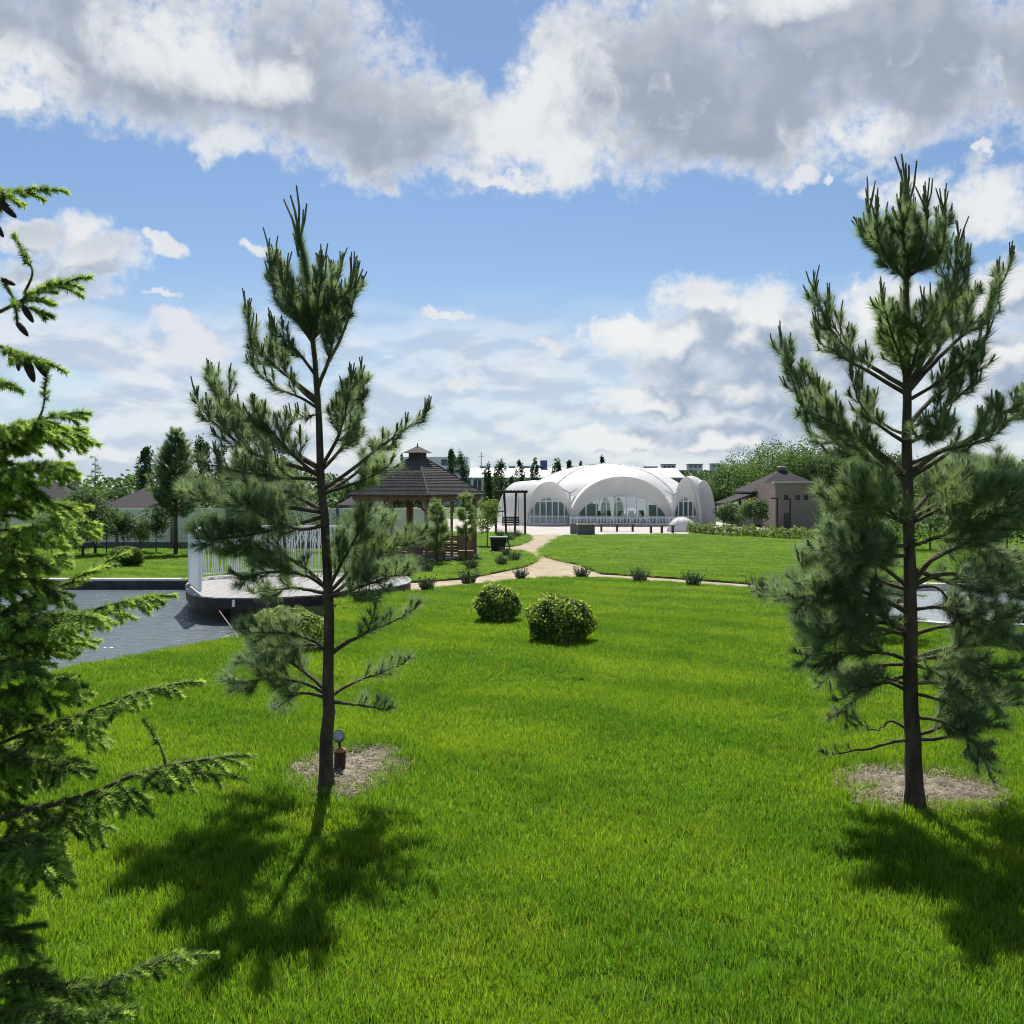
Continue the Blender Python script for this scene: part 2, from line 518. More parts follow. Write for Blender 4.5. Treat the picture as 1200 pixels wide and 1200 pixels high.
M_BLUE = mat('blue_sign', (0.035, 0.055, 0.14), 0.5, vary=0.1)
M_TABLE = mat('table_top', (0.14, 0.10, 0.08), 0.5)
M_CHAIR = mat('dark_chair', (0.035, 0.035, 0.04), 0.6)
M_AMBER = mat('amber_cap', (0.42, 0.20, 0.05), 0.35, vary=0.2, spec=0.6)
M_LAMPB = mat('bronze_lamp_body', (0.045, 0.026, 0.020), 0.45, vary=0.3)
M_LENS = mat('grey_lens', (0.42, 0.46, 0.49), 0.12, vary=0.25, scale=60, spec=0.7)
M_CREAM = mat('cream_wall', (0.52, 0.48, 0.42), 0.85, vary=0.08)
M_HILL = mat('wooded_hill', (0.050, 0.085, 0.040), 0.95, scale=0.02, second=(0.030, 0.055, 0.032), bump=1.0, bscale=0.2)


# ------------------------------------------------------------------ object helpers
ORIG = {}          # world origin of each root, so that parts can be written in world space


def tag(o, label=None, cat=None, group=None, kind=None):
    if label:
        o['label'] = label
    if cat:
        o['category'] = cat
    if group:
        o['group'] = group
    if kind:
        o['kind'] = kind
    return o


def thing(name, loc, label, cat, group=None):
    o = bpy.data.objects.new(name, None)
    o.empty_display_size = 0.2
    COL.objects.link(o)
    o.location = loc
    ORIG[o.name] = Vector(loc)
    return tag(o, label, cat, group)


def link_mesh(name, me, mats, parent=None, loc=None):
    for m in mats:
        me.materials.append(m)
    o = bpy.data.objects.new(name, me)
    COL.objects.link(o)
    if parent is not None:
        o.parent = parent
    if loc is not None:
        o.location = loc
    return o


class MB:
    """collects faces given in world space; build() turns them into one mesh object"""
    def __init__(s):
        s.v, s.f, s.mi = [], [], []

    def add(s, vs, fs, mi=0):
        b = len(s.v)
        s.v += [tuple(p) for p in vs]
        s.f += [tuple(b + i for i in f) for f in fs]
        s.mi += [mi] * len(fs)
        return s

    def box(s, c, size, rz=0.0, mi=0, tilt=None):
        hx, hy, hh = size[0] / 2, size[1] / 2, size[2] / 2
        m = Matrix.Rotation(rz, 3, 'Z')
        if tilt is not None:
            m = m @ tilt
        vs = [Vector(c) + m @ Vector((sx * hx, sy * hy, sz * hh)) for sx in (-1, 1) for sy in (-1, 1) for sz in (-1, 1)]
        return s.add(vs, [(0, 1, 3, 2), (4, 6, 7, 5), (0, 4, 5, 1), (2, 3, 7, 6), (0, 2, 6, 4), (1, 5, 7, 3)], mi)

    def beam(s, a, b, w, h=None, mi=0):
        """rectangular bar from a to b"""
        a, b = Vector(a), Vector(b)
        h = h or w
        d = (b - a).normalized()
        up = Vector((0, 0, 1)) if abs(d.z) < 0.95 else Vector((0, 1, 0))
        sx = d.cross(up).normalized() * w / 2
        sy = sx.cross(d).normalized() * h / 2
        vs = [p + i * sx + j * sy for p in (a, b) for i, j in ((-1, -1), (1, -1), (1, 1), (-1, 1))]
        return s.add(vs, [(0, 3, 2, 1), (4, 5, 6, 7), (0, 1, 5, 4), (1, 2, 6, 5), (2, 3, 7, 6), (3, 0, 4, 7)], mi)

    def tube(s, pts, rad, n=8, mi=0, cap=True):
        pts = [Vector(p) for p in pts]
        rings = []
        prev = None
        for i, p in enumerate(pts):
            d = (pts[min(i + 1, len(pts) - 1)] - pts[max(i - 1, 0)]).normalized()
            if prev is None:
                a = d.cross(Vector((0, 0, 1)) if abs(d.z) < 0.9 else Vector((1, 0, 0))).normalized()
            else:
                a = (prev - d * prev.dot(d)).normalized()
            prev = a
            b = d.cross(a)
            r = rad[i] if isinstance(rad, (list, tuple)) else rad
            rings.append([p + (a * math.cos(2 * math.pi * k / n) + b * math.sin(2 * math.pi * k / n)) * r for k in range(n)])
        vs = [v for rg in rings for v in rg]
        fs = []
        for i in range(len(rings) - 1):
            for k in range(n):
                k2 = (k + 1) % n
                fs.append((i * n + k, i * n + k2, (i + 1) * n + k2, (i + 1) * n + k))
        if cap:
            fs.append(tuple(range(n - 1, -1, -1)))
            fs.append(tuple((len(rings) - 1) * n + k for k in range(n)))
        return s.add(vs, fs, mi)

    def build(s, name, mats, parent=None, smooth=False, root=None):
        mats = mats if isinstance(mats, (list, tuple)) else [mats]
        r = root if root is not None else parent
        while r is not None and r.parent is not None:
            r = r.parent
        off = ORIG.get(r.name, Vector((0, 0, 0))) if r is not None else Vector((0, 0, 0))
        me = bpy.data.meshes.new(name)
        me.from_pydata([(p[0] - off[0], p[1] - off[1], p[2] - off[2]) for p in s.v], [], s.f)
        if len(mats) > 1:
            me.polygons.foreach_set('material_index', s.mi)
        if smooth:
            me.polygons.foreach_set('use_smooth', [True] * len(me.polygons))
        me.update()
        return link_mesh(name, me, mats, parent)


def single(name, mb, mats, loc, label, cat, group=None, smooth=False):
    """a thing that is one mesh, its origin at its base"""
    me = bpy.data.meshes.new(name)
    me.from_pydata([(p[0] - loc[0], p[1] - loc[1], p[2] - loc[2]) for p in mb.v], [], mb.f)
    mats = mats if isinstance(mats, (list, tuple)) else [mats]
    if len(mats) > 1:
        me.polygons.foreach_set('material_index', mb.mi)
    if smooth:
        me.polygons.foreach_set('use_smooth', [True] * len(me.polygons))
    me.update()
    return tag(link_mesh(name, me, mats, None, loc), label, cat, group)


def root_off(parent):
    r = parent
    while r is not None and r.parent is not None:
        r = r.parent
    return np.array(ORIG.get(r.name, Vector((0, 0, 0)))) if r is not None else np.zeros(3)


def np_mesh(name, V, Fc, mi, mats, parent=None, smooth=False):
    """mesh from numpy arrays of triangles or quads (all the same size)"""
    V = np.asarray(V, dtype=np.float32) - root_off(parent).astype(np.float32)
    k = Fc.shape[1]
    me = bpy.data.meshes.new(name)
    me.vertices.add(len(V))
    me.vertices.foreach_set('co', V.ravel())
    me.loops.add(Fc.size)
    me.loops.foreach_set('vertex_index', Fc.astype(np.int32).ravel())
    me.polygons.add(len(Fc))
    me.polygons.foreach_set('loop_start', np.arange(0, Fc.size, k, dtype=np.int32))
    me.polygons.foreach_set('material_index', np.asarray(mi, dtype=np.int32))
    if smooth:
        me.polygons.foreach_set('use_smooth', np.ones(len(Fc), dtype=bool))
    me.update(calc_edges=True)
    me.validate()
    return link_mesh(name, me, mats, parent)


class Fuzz:
    """collects many single-triangle needles or two-triangle leaves"""
    def __init__(s):
        s.V, s.F, s.M, s.n = [], [], [], 0

    def tris(s, A, B, C, mi):
        k = len(A)
        V = np.stack([A, B, C], 1).reshape(-1, 3)
        s.V.append(V)
        s.F.append(np.arange(3 * k).reshape(-1, 3) + s.n)
        s.M.append(np.full(k, mi) if np.isscalar(mi) else np.asarray(mi))
        s.n += 3 * k

    def needles(s, pts, count, length, ang, width, mi=0, t0=0.0, jitter=0.25, up=0.0):
        """needles along the polyline pts, leaning forward by ang"""
        pts = np.asarray(pts, dtype=float)
        if count < 1:
            return
        seg = np.diff(pts, axis=0)
        sl = np.linalg.norm(seg, axis=1) + 1e-9
        cum = np.concatenate([[0], np.cumsum(sl)])
        d = (t0 + (1 - t0) * rng.random(count)) * cum[-1]
        i = np.clip(np.searchsorted(cum, d) - 1, 0, len(seg) - 1)
        pos = pts[i] + seg[i] * ((d - cum[i]) / sl[i])[:, None]
        T = seg[i] / sl[i][:, None]
        rnd = rng.normal(size=(count, 3))
        rnd -= T * np.sum(rnd * T, 1)[:, None]
        rad = rnd / (np.linalg.norm(rnd, axis=1)[:, None] + 1e-9)
        a = ang * (1 + jitter * rng.normal(size=count))
        D = T * np.cos(a)[:, None] + rad * np.sin(a)[:, None]
        D[:, 2] += up
        L = length * (0.7 + 0.5 * rng.random(count))
        side = np.cross(D, rng.normal(size=(count, 3)))
        side /= (np.linalg.norm(side, axis=1)[:, None] + 1e-9)
        wv = side * (width / 2)
        s.tris(pos - wv, pos + wv, pos + D * L[:, None], mi)

    def leaves(s, centre, size, mi, normal=None):
        """kite-shaped leaves (two triangles) at the given centres"""
        c = np.asarray(centre, dtype=float)
        k = len(c)
        a = rng.normal(size=(k, 3))
        if normal is not None:
            a += normal
        a /= np.linalg.norm(a, axis=1)[:, None]
        b = np.cross(a, rng.normal(size=(k, 3)))
        b /= np.linalg.norm(b, axis=1)[:, None]
        c2 = np.cross(a, b)
        L = (size * (0.6 + 0.8 * rng.random(k)))[:, None] if np.isscalar(size) else size[:, None]
        p0, p1 = c - b * L * 0.5, c + b * L * 0.5
        q0, q1 = c - c2 * L * 0.3 + a * L * 0.08, c + c2 * L * 0.3 + a * L * 0.08
        s.tris(p0, q0, p1, mi)
        s.tris(p0, p1, q1, mi)

    def stick(s, a, b, r0, r1, mi):
        """thin three-sided tapering stick"""
        a, b = np.asarray(a, float), np.asarray(b, float)
        d = b - a
        d /= np.linalg.norm(d) + 1e-9
        u = np.cross(d, [0.3, 0.9, 0.1])
        u /= np.linalg.norm(u)
        w = np.cross(d, u)
        ang = [0, 2.094, 4.189]
        A = np.array([a + (u * math.cos(t) + w * math.sin(t)) * r0 for t in ang])
        B = np.array([b + (u * math.cos(t) + w * math.sin(t)) * r1 for t in ang])
        for k in range(3):
            j = (k + 1) % 3
            s.tris(A[k:k + 1], A[j:j + 1], B[k:k + 1], mi)
            s.tris(A[j:j + 1], B[j:j + 1], B[k:k + 1], mi)
        s.tris(B[0:1], B[1:2], B[2:3], mi)

    def build(s, name, mats, parent=None):
        return np_mesh(name, np.concatenate(s.V), np.concatenate(s.F), np.concatenate(s.M), mats, parent)


def smooth_path(pts, n=12):
    """Catmull-Rom through pts, n samples"""
    p = np.asarray([tuple(q) for q in pts], dtype=float)
    if len(p) == 2:
        t = np.linspace(0, 1, n)[:, None]
        return p[0] * (1 - t) + p[1] * t
    q = np.vstack([2 * p[0] - p[1], p, 2 * p[-1] - p[-2]])
    out = []
    m = len(p) - 1
    for u in np.linspace(0, m - 1e-6, n):
        i = int(u)
        t = u - i
        a, b, c, d = q[i], q[i + 1], q[i + 2], q[i + 3]
        out.append(0.5 * ((2 * b) + (-a + c) * t + (2 * a - 5 * b + 4 * c - d) * t * t + (-a + 3 * b - 3 * c + d) * t ** 3))
    return np.array(out)


def inside(poly, x, y):
    x, y = np.asarray(x, float), np.asarray(y, float)
    r = np.zeros(x.shape, bool)
    n = len(poly)
    for i in range(n):
        x0, y0 = poly[i][:2]
        x1, y1 = poly[(i + 1) % n][:2]
        if y0 == y1:
            continue
        c = (y0 > y) != (y1 > y)
        r ^= c & (x < (x1 - x0) * (y - y0) / (y1 - y0) + x0)
    return r


def dense(poly, step=0.4):
    out = []
    for i in range(len(poly)):
        a, b = Vector(poly[i][:2]), Vector(poly[(i + 1) % len(poly)][:2])
        k = max(1, int((b - a).length / step))
        out += [tuple(a.lerp(b, j / k)) for j in range(k)]
    return out


def sheet(name, poly, dz, mats, step=0.7, skirt=0.0, flat=None, parent=None, wobble=0.0):
    """sheet that follows the garden's slope inside poly, with an optional vertical edge"""
    poly = dense(poly, step)
    P2 = np.array(poly)
    nb = len(P2)
    x0, y0 = P2.min(0)
    x1, y1 = P2.max(0)
    gx, gy = np.meshgrid(np.arange(x0 + step / 2, x1, step), np.arange(y0 + step / 2, y1, step))
    gx = (gx + rng.uniform(-.15, .15, gx.shape) * step).ravel()
    gy = (gy + rng.uniform(-.15, .15, gy.shape) * step).ravel()
    ok = inside(poly, gx, gy)
    pts = [Vector(p) for p in poly] + [Vector((a, b)) for a, b in zip(gx[ok], gy[ok])]
    edges = [(i, (i + 1) % nb) for i in range(nb)]
    vs, es, fs, ov, _, _ = delaunay_2d_cdt(pts, edges, [], 0, 1e-5)
    mb = MB()
    V = [(v.x, v.y, (flat if flat is not None else hz(v.y)) + dz) for v in vs]
    tri = [tuple(f) for f in fs]
    cx = np.array([sum(vs[i].x for i in f) / len(f) for f in tri])
    cy = np.array([sum(vs[i].y for i in f) / len(f) for f in tri])
    keep = [f for f, k in zip(tri, inside(poly, cx, cy)) if k]
    if keep:
        a, b, c = (vs[i] for i in keep[0][:3])
        if (b - a).cross(c - a) < 0:
            keep = [f[::-1] for f in keep]
    mb.add(V, keep, 0)
    if skirt:
        for i in range(nb):
            a, b = poly[i], poly[(i + 1) % nb]
            za = (flat if flat is not None else hz(a[1])) + dz
            zb = (flat if flat is not None else hz(b[1])) + dz
            mb.add([(a[0], a[1], za), (b[0], b[1], zb), (b[0], b[1], zb - skirt), (a[0], a[1], za - skirt)], [(0, 3, 2, 1)], 1)
    return mb.build(name, mats, parent)


def pxs(*pts):
    return [tuple(G(a, b)[:2]) for a, b in pts]


def atz(px, py, z):
    """point at height z that the photograph shows at px, py"""
    y = (EYE - z) * F / (py - HOR)
    return Vector(((px - 600) / F * y, y, z))


# ================================================================== the setting
WATER_Z, DECK_Z = -0.90, -0.42
DECK = [tuple(atz(a, b, DECK_Z)[:2]) for a, b in
        ((226, 700), (300, 701), (400, 696), (470, 686), (485, 681), (474, 673), (440, 671), (300, 672), (228, 676), (214, 687))]
DECK0 = list(DECK)
for _ in range(2):                          # round the deck's corners
    DECK = [tuple(Vector(DECK[i]).lerp(Vector(DECK[(i + 1) % len(DECK)]), t)) for i in range(len(DECK)) for t in (0.25, 0.75)]
# the lower lawn runs from behind the camera down to the path and to the two ponds
SHORE = pxs((396, 706), (388, 724), (345, 737), (275, 747), (180, 766), (100, 780), (40, 793), (-80, 812), (-260, 838))
NEARPATH = pxs((985, 699), (940, 694), (893, 690), (850, 687), (805, 684), (760, 681), (720, 678), (690, 677), (650, 677), (600, 680), (540, 686), (484, 693))
POOL_NEAR = pxs((1300, 737), (1200, 737), (1110, 735), (1040, 729), (985, 720), (962, 709), (966, 700))
LAWN_FRONT = [(-14, -4), (18, -4), (18, 13.2)] + POOL_NEAR + NEARPATH + [(-2.8, 18.6), (-3.3, 17.9)] + SHORE + [(-14, 8.2)]
ISLE = pxs((486, 680.5), (540, 677), (570, 672), (595, 667), (615, 663), (629, 657), (630, 653), (622, 648), (608, 645), (594, 643.5), (570, 643))
LAWN_LEFT = [(-34, 23.55), (-8.2, 23.55), (-7.9, 22.9), (-7.4, 22.6), (-3.1, 22.6)] + ISLE + [(-4, 40.6), (-34, 40.6)]
LAWN_SWING = pxs((623, 630), (619, 634), (610, 637.5), (600, 639.5), (580, 640.5), (545, 640), (500, 636)) + \
    [(-9, 57), (-6, 62)] + pxs((600, 624), (616, 626))
LAWN_RIGHT = pxs((648, 633), (640, 639), (632, 644), (631, 647), (640, 652), (660, 657), (680, 661), (690, 666), (705, 671), (740, 673),
                 (800, 677), (870, 682), (940, 688), (985, 692)) + [(9.5, 20.6), (26, 21.5), (32, 60), (19, 60.5)] + \
    pxs((800, 626), (740, 626), (700, 626.5), (660, 627))
POND = [(-34, 23.3), (-8.3, 23.3), (-7.6, 22.6), (-3.6, 22.3), (-3.2, 18.2)] + [(x, y - 0.15) for x, y in SHORE[:-1]] + [(-34, 7)]
POOL = [(x, y - 0.1) for x, y in POOL_NEAR[::-1]] + [(20, 13.0), (20, 20.2)] + pxs((1200, 693), (1085, 691), (1000, 693))


def make_ground():
    xs = np.concatenate([np.arange(-400, -40, 40), np.arange(-40, 40.1, 0.5), np.arange(80, 441, 40)])
    ys = np.concatenate([np.arange(-60, -5, 11), np.arange(-5, 90.1, 0.5), np.arange(100, 400, 30), np.arange(400, 4001, 300)])
    xs = np.where(np.abs(xs) > 60, np.sign(xs) * (np.abs(xs) - 40) * 8, xs)
    X, Y = np.meshgrid(xs, ys)
    Z = H(Y) - 0.06
    for poly in (POND, POOL):
        ins = inside(poly, X, Y)
        Z = np.where(ins, -1.7, Z)
    n, m = X.shape
    idx = np.arange(n * m).reshape(n, m)
    Fq = np.stack([idx[:-1, :-1], idx[:-1, 1:], idx[1:, 1:], idx[1:, :-1]], -1).reshape(-1, 4)
    o = np_mesh('ground', np.stack([X, Y, Z], -1).reshape(-1, 3), Fq, np.zeros(len(Fq)), [M_FIELD])
    return tag(o, kind='structure')


make_ground()
PATH_POLY = [(-4.2, 19.0), (3.2, 18.2), (7.4, 17.3), (7.7, 21.4), (12, 40), (8, 57), (-3, 57), (-9, 57), (-7, 41.0), (-3.5, 40.5), (-3.6, 24)]
tag(sheet('path', PATH_POLY, -0.052, [M_PATH], 0.8), kind='structure')
tag(sheet('plaza', [(-9, 56.4), (18.5, 56.4), (18.5, 92), (-10, 92), (-10, 66)], -0.044, [M_PLAZA], 2.0), kind='structure')
for nm, poly, sk in (('lawn', LAWN_FRONT, 0.5), ('lawn', LAWN_LEFT, 0.3), ('lawn', LAWN_SWING, 0.14), ('lawn', LAWN_RIGHT, 0.14)):
    tag(sheet(nm, poly, 0.0, [M_LAWN, M_SOIL], 0.7, sk), kind='structure')
tag(sheet('pond', [(-36, 6), (-2.9, 6), (-2.9, 23.5), (-36, 23.5)], 0.0, [M_WATER], 2.0, flat=WATER_Z), kind='structure')
tag(sheet('pond', [(3.0, 12.0), (22, 12.0), (22, 20.6), (3.0, 20.6)], 0.0, [M_POOL], 2.0, flat=-0.565), kind='structure')

# kerb on the far side of the pond: pale coping on a dark wall
k = thing('pond_kerb', (-20, 23.4, -1.0), 'pale coping on a dark retaining wall along the far pond edge', 'kerb')
MB().box((-21, 23.42, -0.95), (26.4, 0.20, 0.50)).build('wall', M_DARKKERB, k)
for i in range(22):
    MB().box((-33.6 + i * 1.2, 23.42, -0.672), (1.185, 0.30, 0.05)).build('coping', M_KERB, k)
k = thing('pool_kerb', (9, 20.3, -0.6), 'low white kerb around the bright pool behind the pines', 'kerb')
rim = [tuple(G(a, b)[:2]) for a, b in ((966, 701), (985, 694), (1085, 691), (1200, 693), (1290, 694))]
for i in range(len(rim) - 1):
    a, b = rim[i], rim[i + 1]
    MB().beam((a[0], a[1], -0.50), (b[0], b[1], -0.50), 0.22, 0.16).build('kerb_stone', M_KERB, k)
rim = POOL_NEAR
for i in range(len(rim) - 1):
    a, b = rim[i], rim[i + 1]
    za, zb = hz(a[1]) - 0.02, hz(b[1]) - 0.02
    MB().beam((a[0], a[1] + .05, za), (b[0], b[1] + .05, zb), 0.16, 0.16).build('kerb_stone', M_KERB, k)

# ------------------------------------------------------------------ mulch around the two pines
PINE_L = Vector((-1.10, 5.55, hz(5.55)))
PINE_R = Vector((2.235, 5.20, hz(5.20)))
RINGS = [(-1.03, 6.00, 0.36, 0.56), (2.42, 5.58, 0.46, 0.46)]


def ring_q(x, y, r):
    """<1 inside the ragged mulch patch"""
    dx, dy = (x - r[0]) / r[2], (y - r[1]) / r[3]
    a = np.arctan2(dy, dx)
    wob = 1 + 0.14 * np.sin(3 * a + r[0]) + 0.10 * np.sin(5 * a + 1.3) + 0.07 * np.sin(11 * a) + 0.05 * np.sin(17 * a + 2)
    return np.sqrt(dx * dx + dy * dy) / wob


for r, lab in zip(RINGS, ('pale sandy mulch patch with spotlight around the slender left pine', 'straw coloured mulch patch around the fuller pine')):
    poly = []
    for i in range(40):
        a = 2 * math.pi * i / 40
        lo = 1.0 / ring_q(np.array([r[0] + r[2] * math.cos(a)]), np.array([r[1] + r[3] * math.sin(a)]), r)[0]
        poly.append((r[0] + r[2] * math.cos(a) * lo * 0.98, r[1] + r[3] * math.sin(a) * lo * 0.98))
    o = sheet('mulch_bed', poly, 0.006, [M_MULCH], 0.035)
    me = o.data
    co = np.zeros(len(me.vertices) * 3)
    me.vertices.foreach_get('co', co)
    co = co.reshape(-1, 3)
    q = ring_q(co[:, 0], co[:, 1], r)
    bumpy = np.clip(1.1 - q, 0, 1) * (0.012 + 0.045 * rng.random(len(co)) ** 1.6)
    co[:, 2] += bumpy
    me.vertices.foreach_set('co', co.ravel())
    me.polygons.foreach_set('use_smooth', [True] * len(me.polygons))
    me.update()
    tag(o, lab, 'mulch', kind='stuff')
    fz = Fuzz()
    n = 2600
    aa, rr = rng.random(n) * 2 * math.pi, np.sqrt(rng.random(n)) * 1.08
    c = np.stack([r[0] + r[2] * rr * np.cos(aa), r[1] + r[3] * rr * np.sin(aa), np.zeros(n)], 1)
    c[:, 2] = H(c[:, 1]) + 0.022 + 0.018 * rng.random(n)
    d = rng.normal(size=(n, 3)) * [1, 1, 0.22]
    d *= (0.02 + 0.035 * rng.random(n))[:, None] / np.linalg.norm(d, axis=1)[:, None]
    sd = np.cross(d, [0, 0, 1.0])
    sd *= 0.0022 / (np.linalg.norm(sd, axis=1)[:, None] + 1e-9)
    fz.tris(c - d - sd, c - d + sd, c + d, (rng.random(n) < 0.45).astype(int))
    so = fz.build('straw', [M_STRAW, M_SOIL], o)
    so['kind'] = 'stuff'


# ------------------------------------------------------------------ grass
def make_tuft(i, blades, rad, hmin, hmax, wid):
    V, Fc, tone = [], [], []
    for b in range(blades):
        a, r = random.random() * 6.283, rad * math.sqrt(random.random())
        x, y = r * math.cos(a), r * math.sin(a)
        h = random.uniform(hmin, hmax)
        w = wid * random.uniform(0.7, 1.3)
        f = random.random() * 6.283
        fx, fy = math.cos(f) * w / 2, math.sin(f) * w / 2
        l = random.random() * 6.283
        lean = h * random.uniform(0.05, 0.75)
        lx, ly = math.cos(l) * lean, math.sin(l) * lean
        k = len(V)
        V += [(x - fx, y - fy, -0.005), (x + fx, y + fy, -0.005),
              (x + lx * .35 - fx * .8, y + ly * .35 - fy * .8, h * .6), (x + lx * .35 + fx * .8, y + ly * .35 + fy * .8, h * .6),
              (x + lx, y + ly, h)]
        Fc += [(k, k + 1, k + 3, k + 2), (k + 2, k + 3, k + 4)]
        tone += [random.random()] * 5
    me = bpy.data.meshes.new('grass_tuft')
    me.from_pydata(V, [], Fc)
    at = me.attributes.new('tone', 'FLOAT', 'POINT')
    at.data.foreach_set('value', tone)
    me.materials.append(M_GRASS)
    me.update()
    return bpy.data.objects.new('grass_tuft', me)


TUFTS = bpy.data.collections.new('grass_tufts')
for i in range(8):
    TUFTS.objects.link(make_tuft(i, 58, 0.058, 0.014, 0.046, 0.0032))


def scatter_tree():
    g = bpy.data.node_groups.new('scatter_grass', 'GeometryNodeTree')
    g.interface.new_socket('Geometry', in_out='INPUT', socket_type='NodeSocketGeometry')
    g.interface.new_socket('Geometry', in_out='OUTPUT', socket_type='NodeSocketGeometry')
    gi, go = g.nodes.new('NodeGroupInput'), g.nodes.new('NodeGroupOutput')
    ci = g.nodes.new('GeometryNodeCollectionInfo')
    ci.inputs['Collection'].default_value = TUFTS
    ci.inputs['Separate Children'].default_value = True
    ci.inputs['Reset Children'].default_value = True
    ip = g.nodes.new('GeometryNodeInstanceOnPoints')
    ip.inputs['Pick Instance'].default_value = True
    L = g.links.new
    L(gi.outputs[0], ip.inputs['Points'])
    L(ci.outputs[0], ip.inputs['Instance'])
    for nm, ty, sock in (('idx', 'INT', 'Instance Index'), ('rot', 'FLOAT_VECTOR', 'Rotation'), ('scl', 'FLOAT_VECTOR', 'Scale')):
        na = g.nodes.new('GeometryNodeInputNamedAttribute')
        na.data_type = ty
        na.inputs['Name'].default_value = nm
        L(na.outputs[0], ip.inputs[sock])
    L(ip.outputs[0], go.inputs[0])
    return g


SCATTER = scatter_tree()


def scatter(name, label, polys, bands):
    """bands: (y0, y1, tufts per square metre, spread, height)"""
    PX, PY, SH, SV = [], [], [], []
    for y0, y1, den, sp, ht in bands:
        xm = 0.5455 * y1 * 1.12 + 1.2
        n = int(2 * xm * (y1 - y0) * den)
        x, y = rng.uniform(-xm, xm, n), rng.uniform(y0, y1, n)
        ok = np.abs(x) < 0.5455 * np.maximum(y, 0.5) * 1.10 + 1.0
        ins = np.zeros(n, bool)
        for p in polys:
            ins |= inside(p, x, y)
        ok &= ins
        boost = np.ones(n)
        for r in RINGS:
            q = ring_q(x, y, r)
            ok &= q > 1.02 - 0.65 * rng.random(n) ** 2.6
            boost += 0.55 * np.exp(-((q - 1.1) / 0.22) ** 2)
        PX.append(x[ok]); PY.append(y[ok])
        SH.append(np.full(ok.sum(), sp)); SV.append(ht * boost[ok])
    x, y, sh, sv = map(np.concatenate, (PX, PY, SH, SV))
    n = len(x)
    z = H(y)
    me = bpy.data.meshes.new(name)
    me.vertices.add(n)
    me.vertices.foreach_set('co', np.stack([x, y, z], 1).astype(np.float32).ravel())
    a = me.attributes.new('idx', 'INT', 'POINT')
    a.data.foreach_set('value', rng.integers(0, 8, n).astype(np.int32))
    rot = np.stack([rng.normal(0, 0.10, n), rng.normal(0, 0.10, n), rng.random(n) * 6.283], 1)
    a = me.attributes.new('rot', 'FLOAT_VECTOR', 'POINT')
    a.data.foreach_set('vector', rot.astype(np.float32).ravel())
    lum = 0.82 + 0.30 * np.sin(x * 1.7 + 1.3 * np.sin(y * 0.9)) * np.sin(y * 1.9 + x * 0.6)
    s = sh * rng.uniform(0.8, 1.25, n)
    v = sv * rng.uniform(0.75, 1.3, n) * (0.85 + 0.35 * lum)
    a = me.attributes.new('scl', 'FLOAT_VECTOR', 'POINT')
    a.data.foreach_set('vector', np.stack([s, s, v], 1).astype(np.float32).ravel())
    me.update()
    o = link_mesh(name, me, [M_GRASS])
    md = o.modifiers.new('scatter', 'NODES')
    md.node_group = SCATTER
    return tag(o, label, 'grass', kind='stuff')


scatter('grass', 'bright green lawn grass around the pines and round bushes', [LAWN_FRONT],
        [(1.2, 5, 420, 1.0, 1.0), (5, 9, 330, 1.1, 1.0), (9, 15, 190, 1.4, 1.0), (15, 24, 90, 2.0, 1.0)])
scatter('grass', 'mown grass of the smooth lawn between path and white tent', [LAWN_RIGHT], [(18, 30, 40, 2.8, 0.75), (30, 62, 16, 4.4, 0.75)])
scatter('grass', 'short grass of the lawn around the gazebo and beyond the pond', [LAWN_LEFT, LAWN_SWING], [(18, 30, 40, 2.8, 0.8), (30, 62, 16, 4.4, 0.8)])


# ================================================================== conifers
def polyline_len(p):
    return float(np.sum(np.linalg.norm(np.diff(p, axis=0), axis=1)))


def unit(v):
    return v / (np.linalg.norm(v) + 1e-9)


def pine_shoot(fz, a, d, L, dens, nl, mi, candles, cl):
    """a curved leafy shoot from a in direction d that bends upwards, with candles at its tip"""
    d = unit(np.asarray(d, float))
    pts = [np.asarray(a, float)]
    k = 5
    for i in range(k):
        d = unit(d + np.array([0, 0, 0.13]))
        pts.append(pts[-1] + d * L / k)
    pts = np.array(pts)
    fz.needles(pts, int(dens * L), nl, 0.66, 0.0019, mi)
    fz.needles(pts[-2:], int(dens * 0.05), nl * 0.8, 0.45, 0.0019, mi)
    fz.stick(pts[0], pts[-1], 0.0032, 0.002, 3)
    for c in range(candles if cl > 0.03 else min(candles, 1)):
        dd = unit(d * 0.5 + np.array([0, 0, 0.75]) + rng.normal(size=3) * 0.16)
        ll = cl * rng.uniform(0.45, 1.1)
        p0 = pts[-1] - d * 0.01 * c
        m0 = p0 + dd * ll * 0.55
        e0 = m0 + unit(dd + np.array([rng.normal() * 0.10, rng.normal() * 0.10, 0.2])) * ll * 0.45
        fz.stick(p0, m0, 0.0062, 0.0056, 2)
        fz.stick(m0, e0, 0.0056, 0.0042, 2)
        fz.needles(np.array([p0, m0, e0]), int(45 * ll / 0.1), 0.016, 0.4, 0.0016, 1)
    return pts


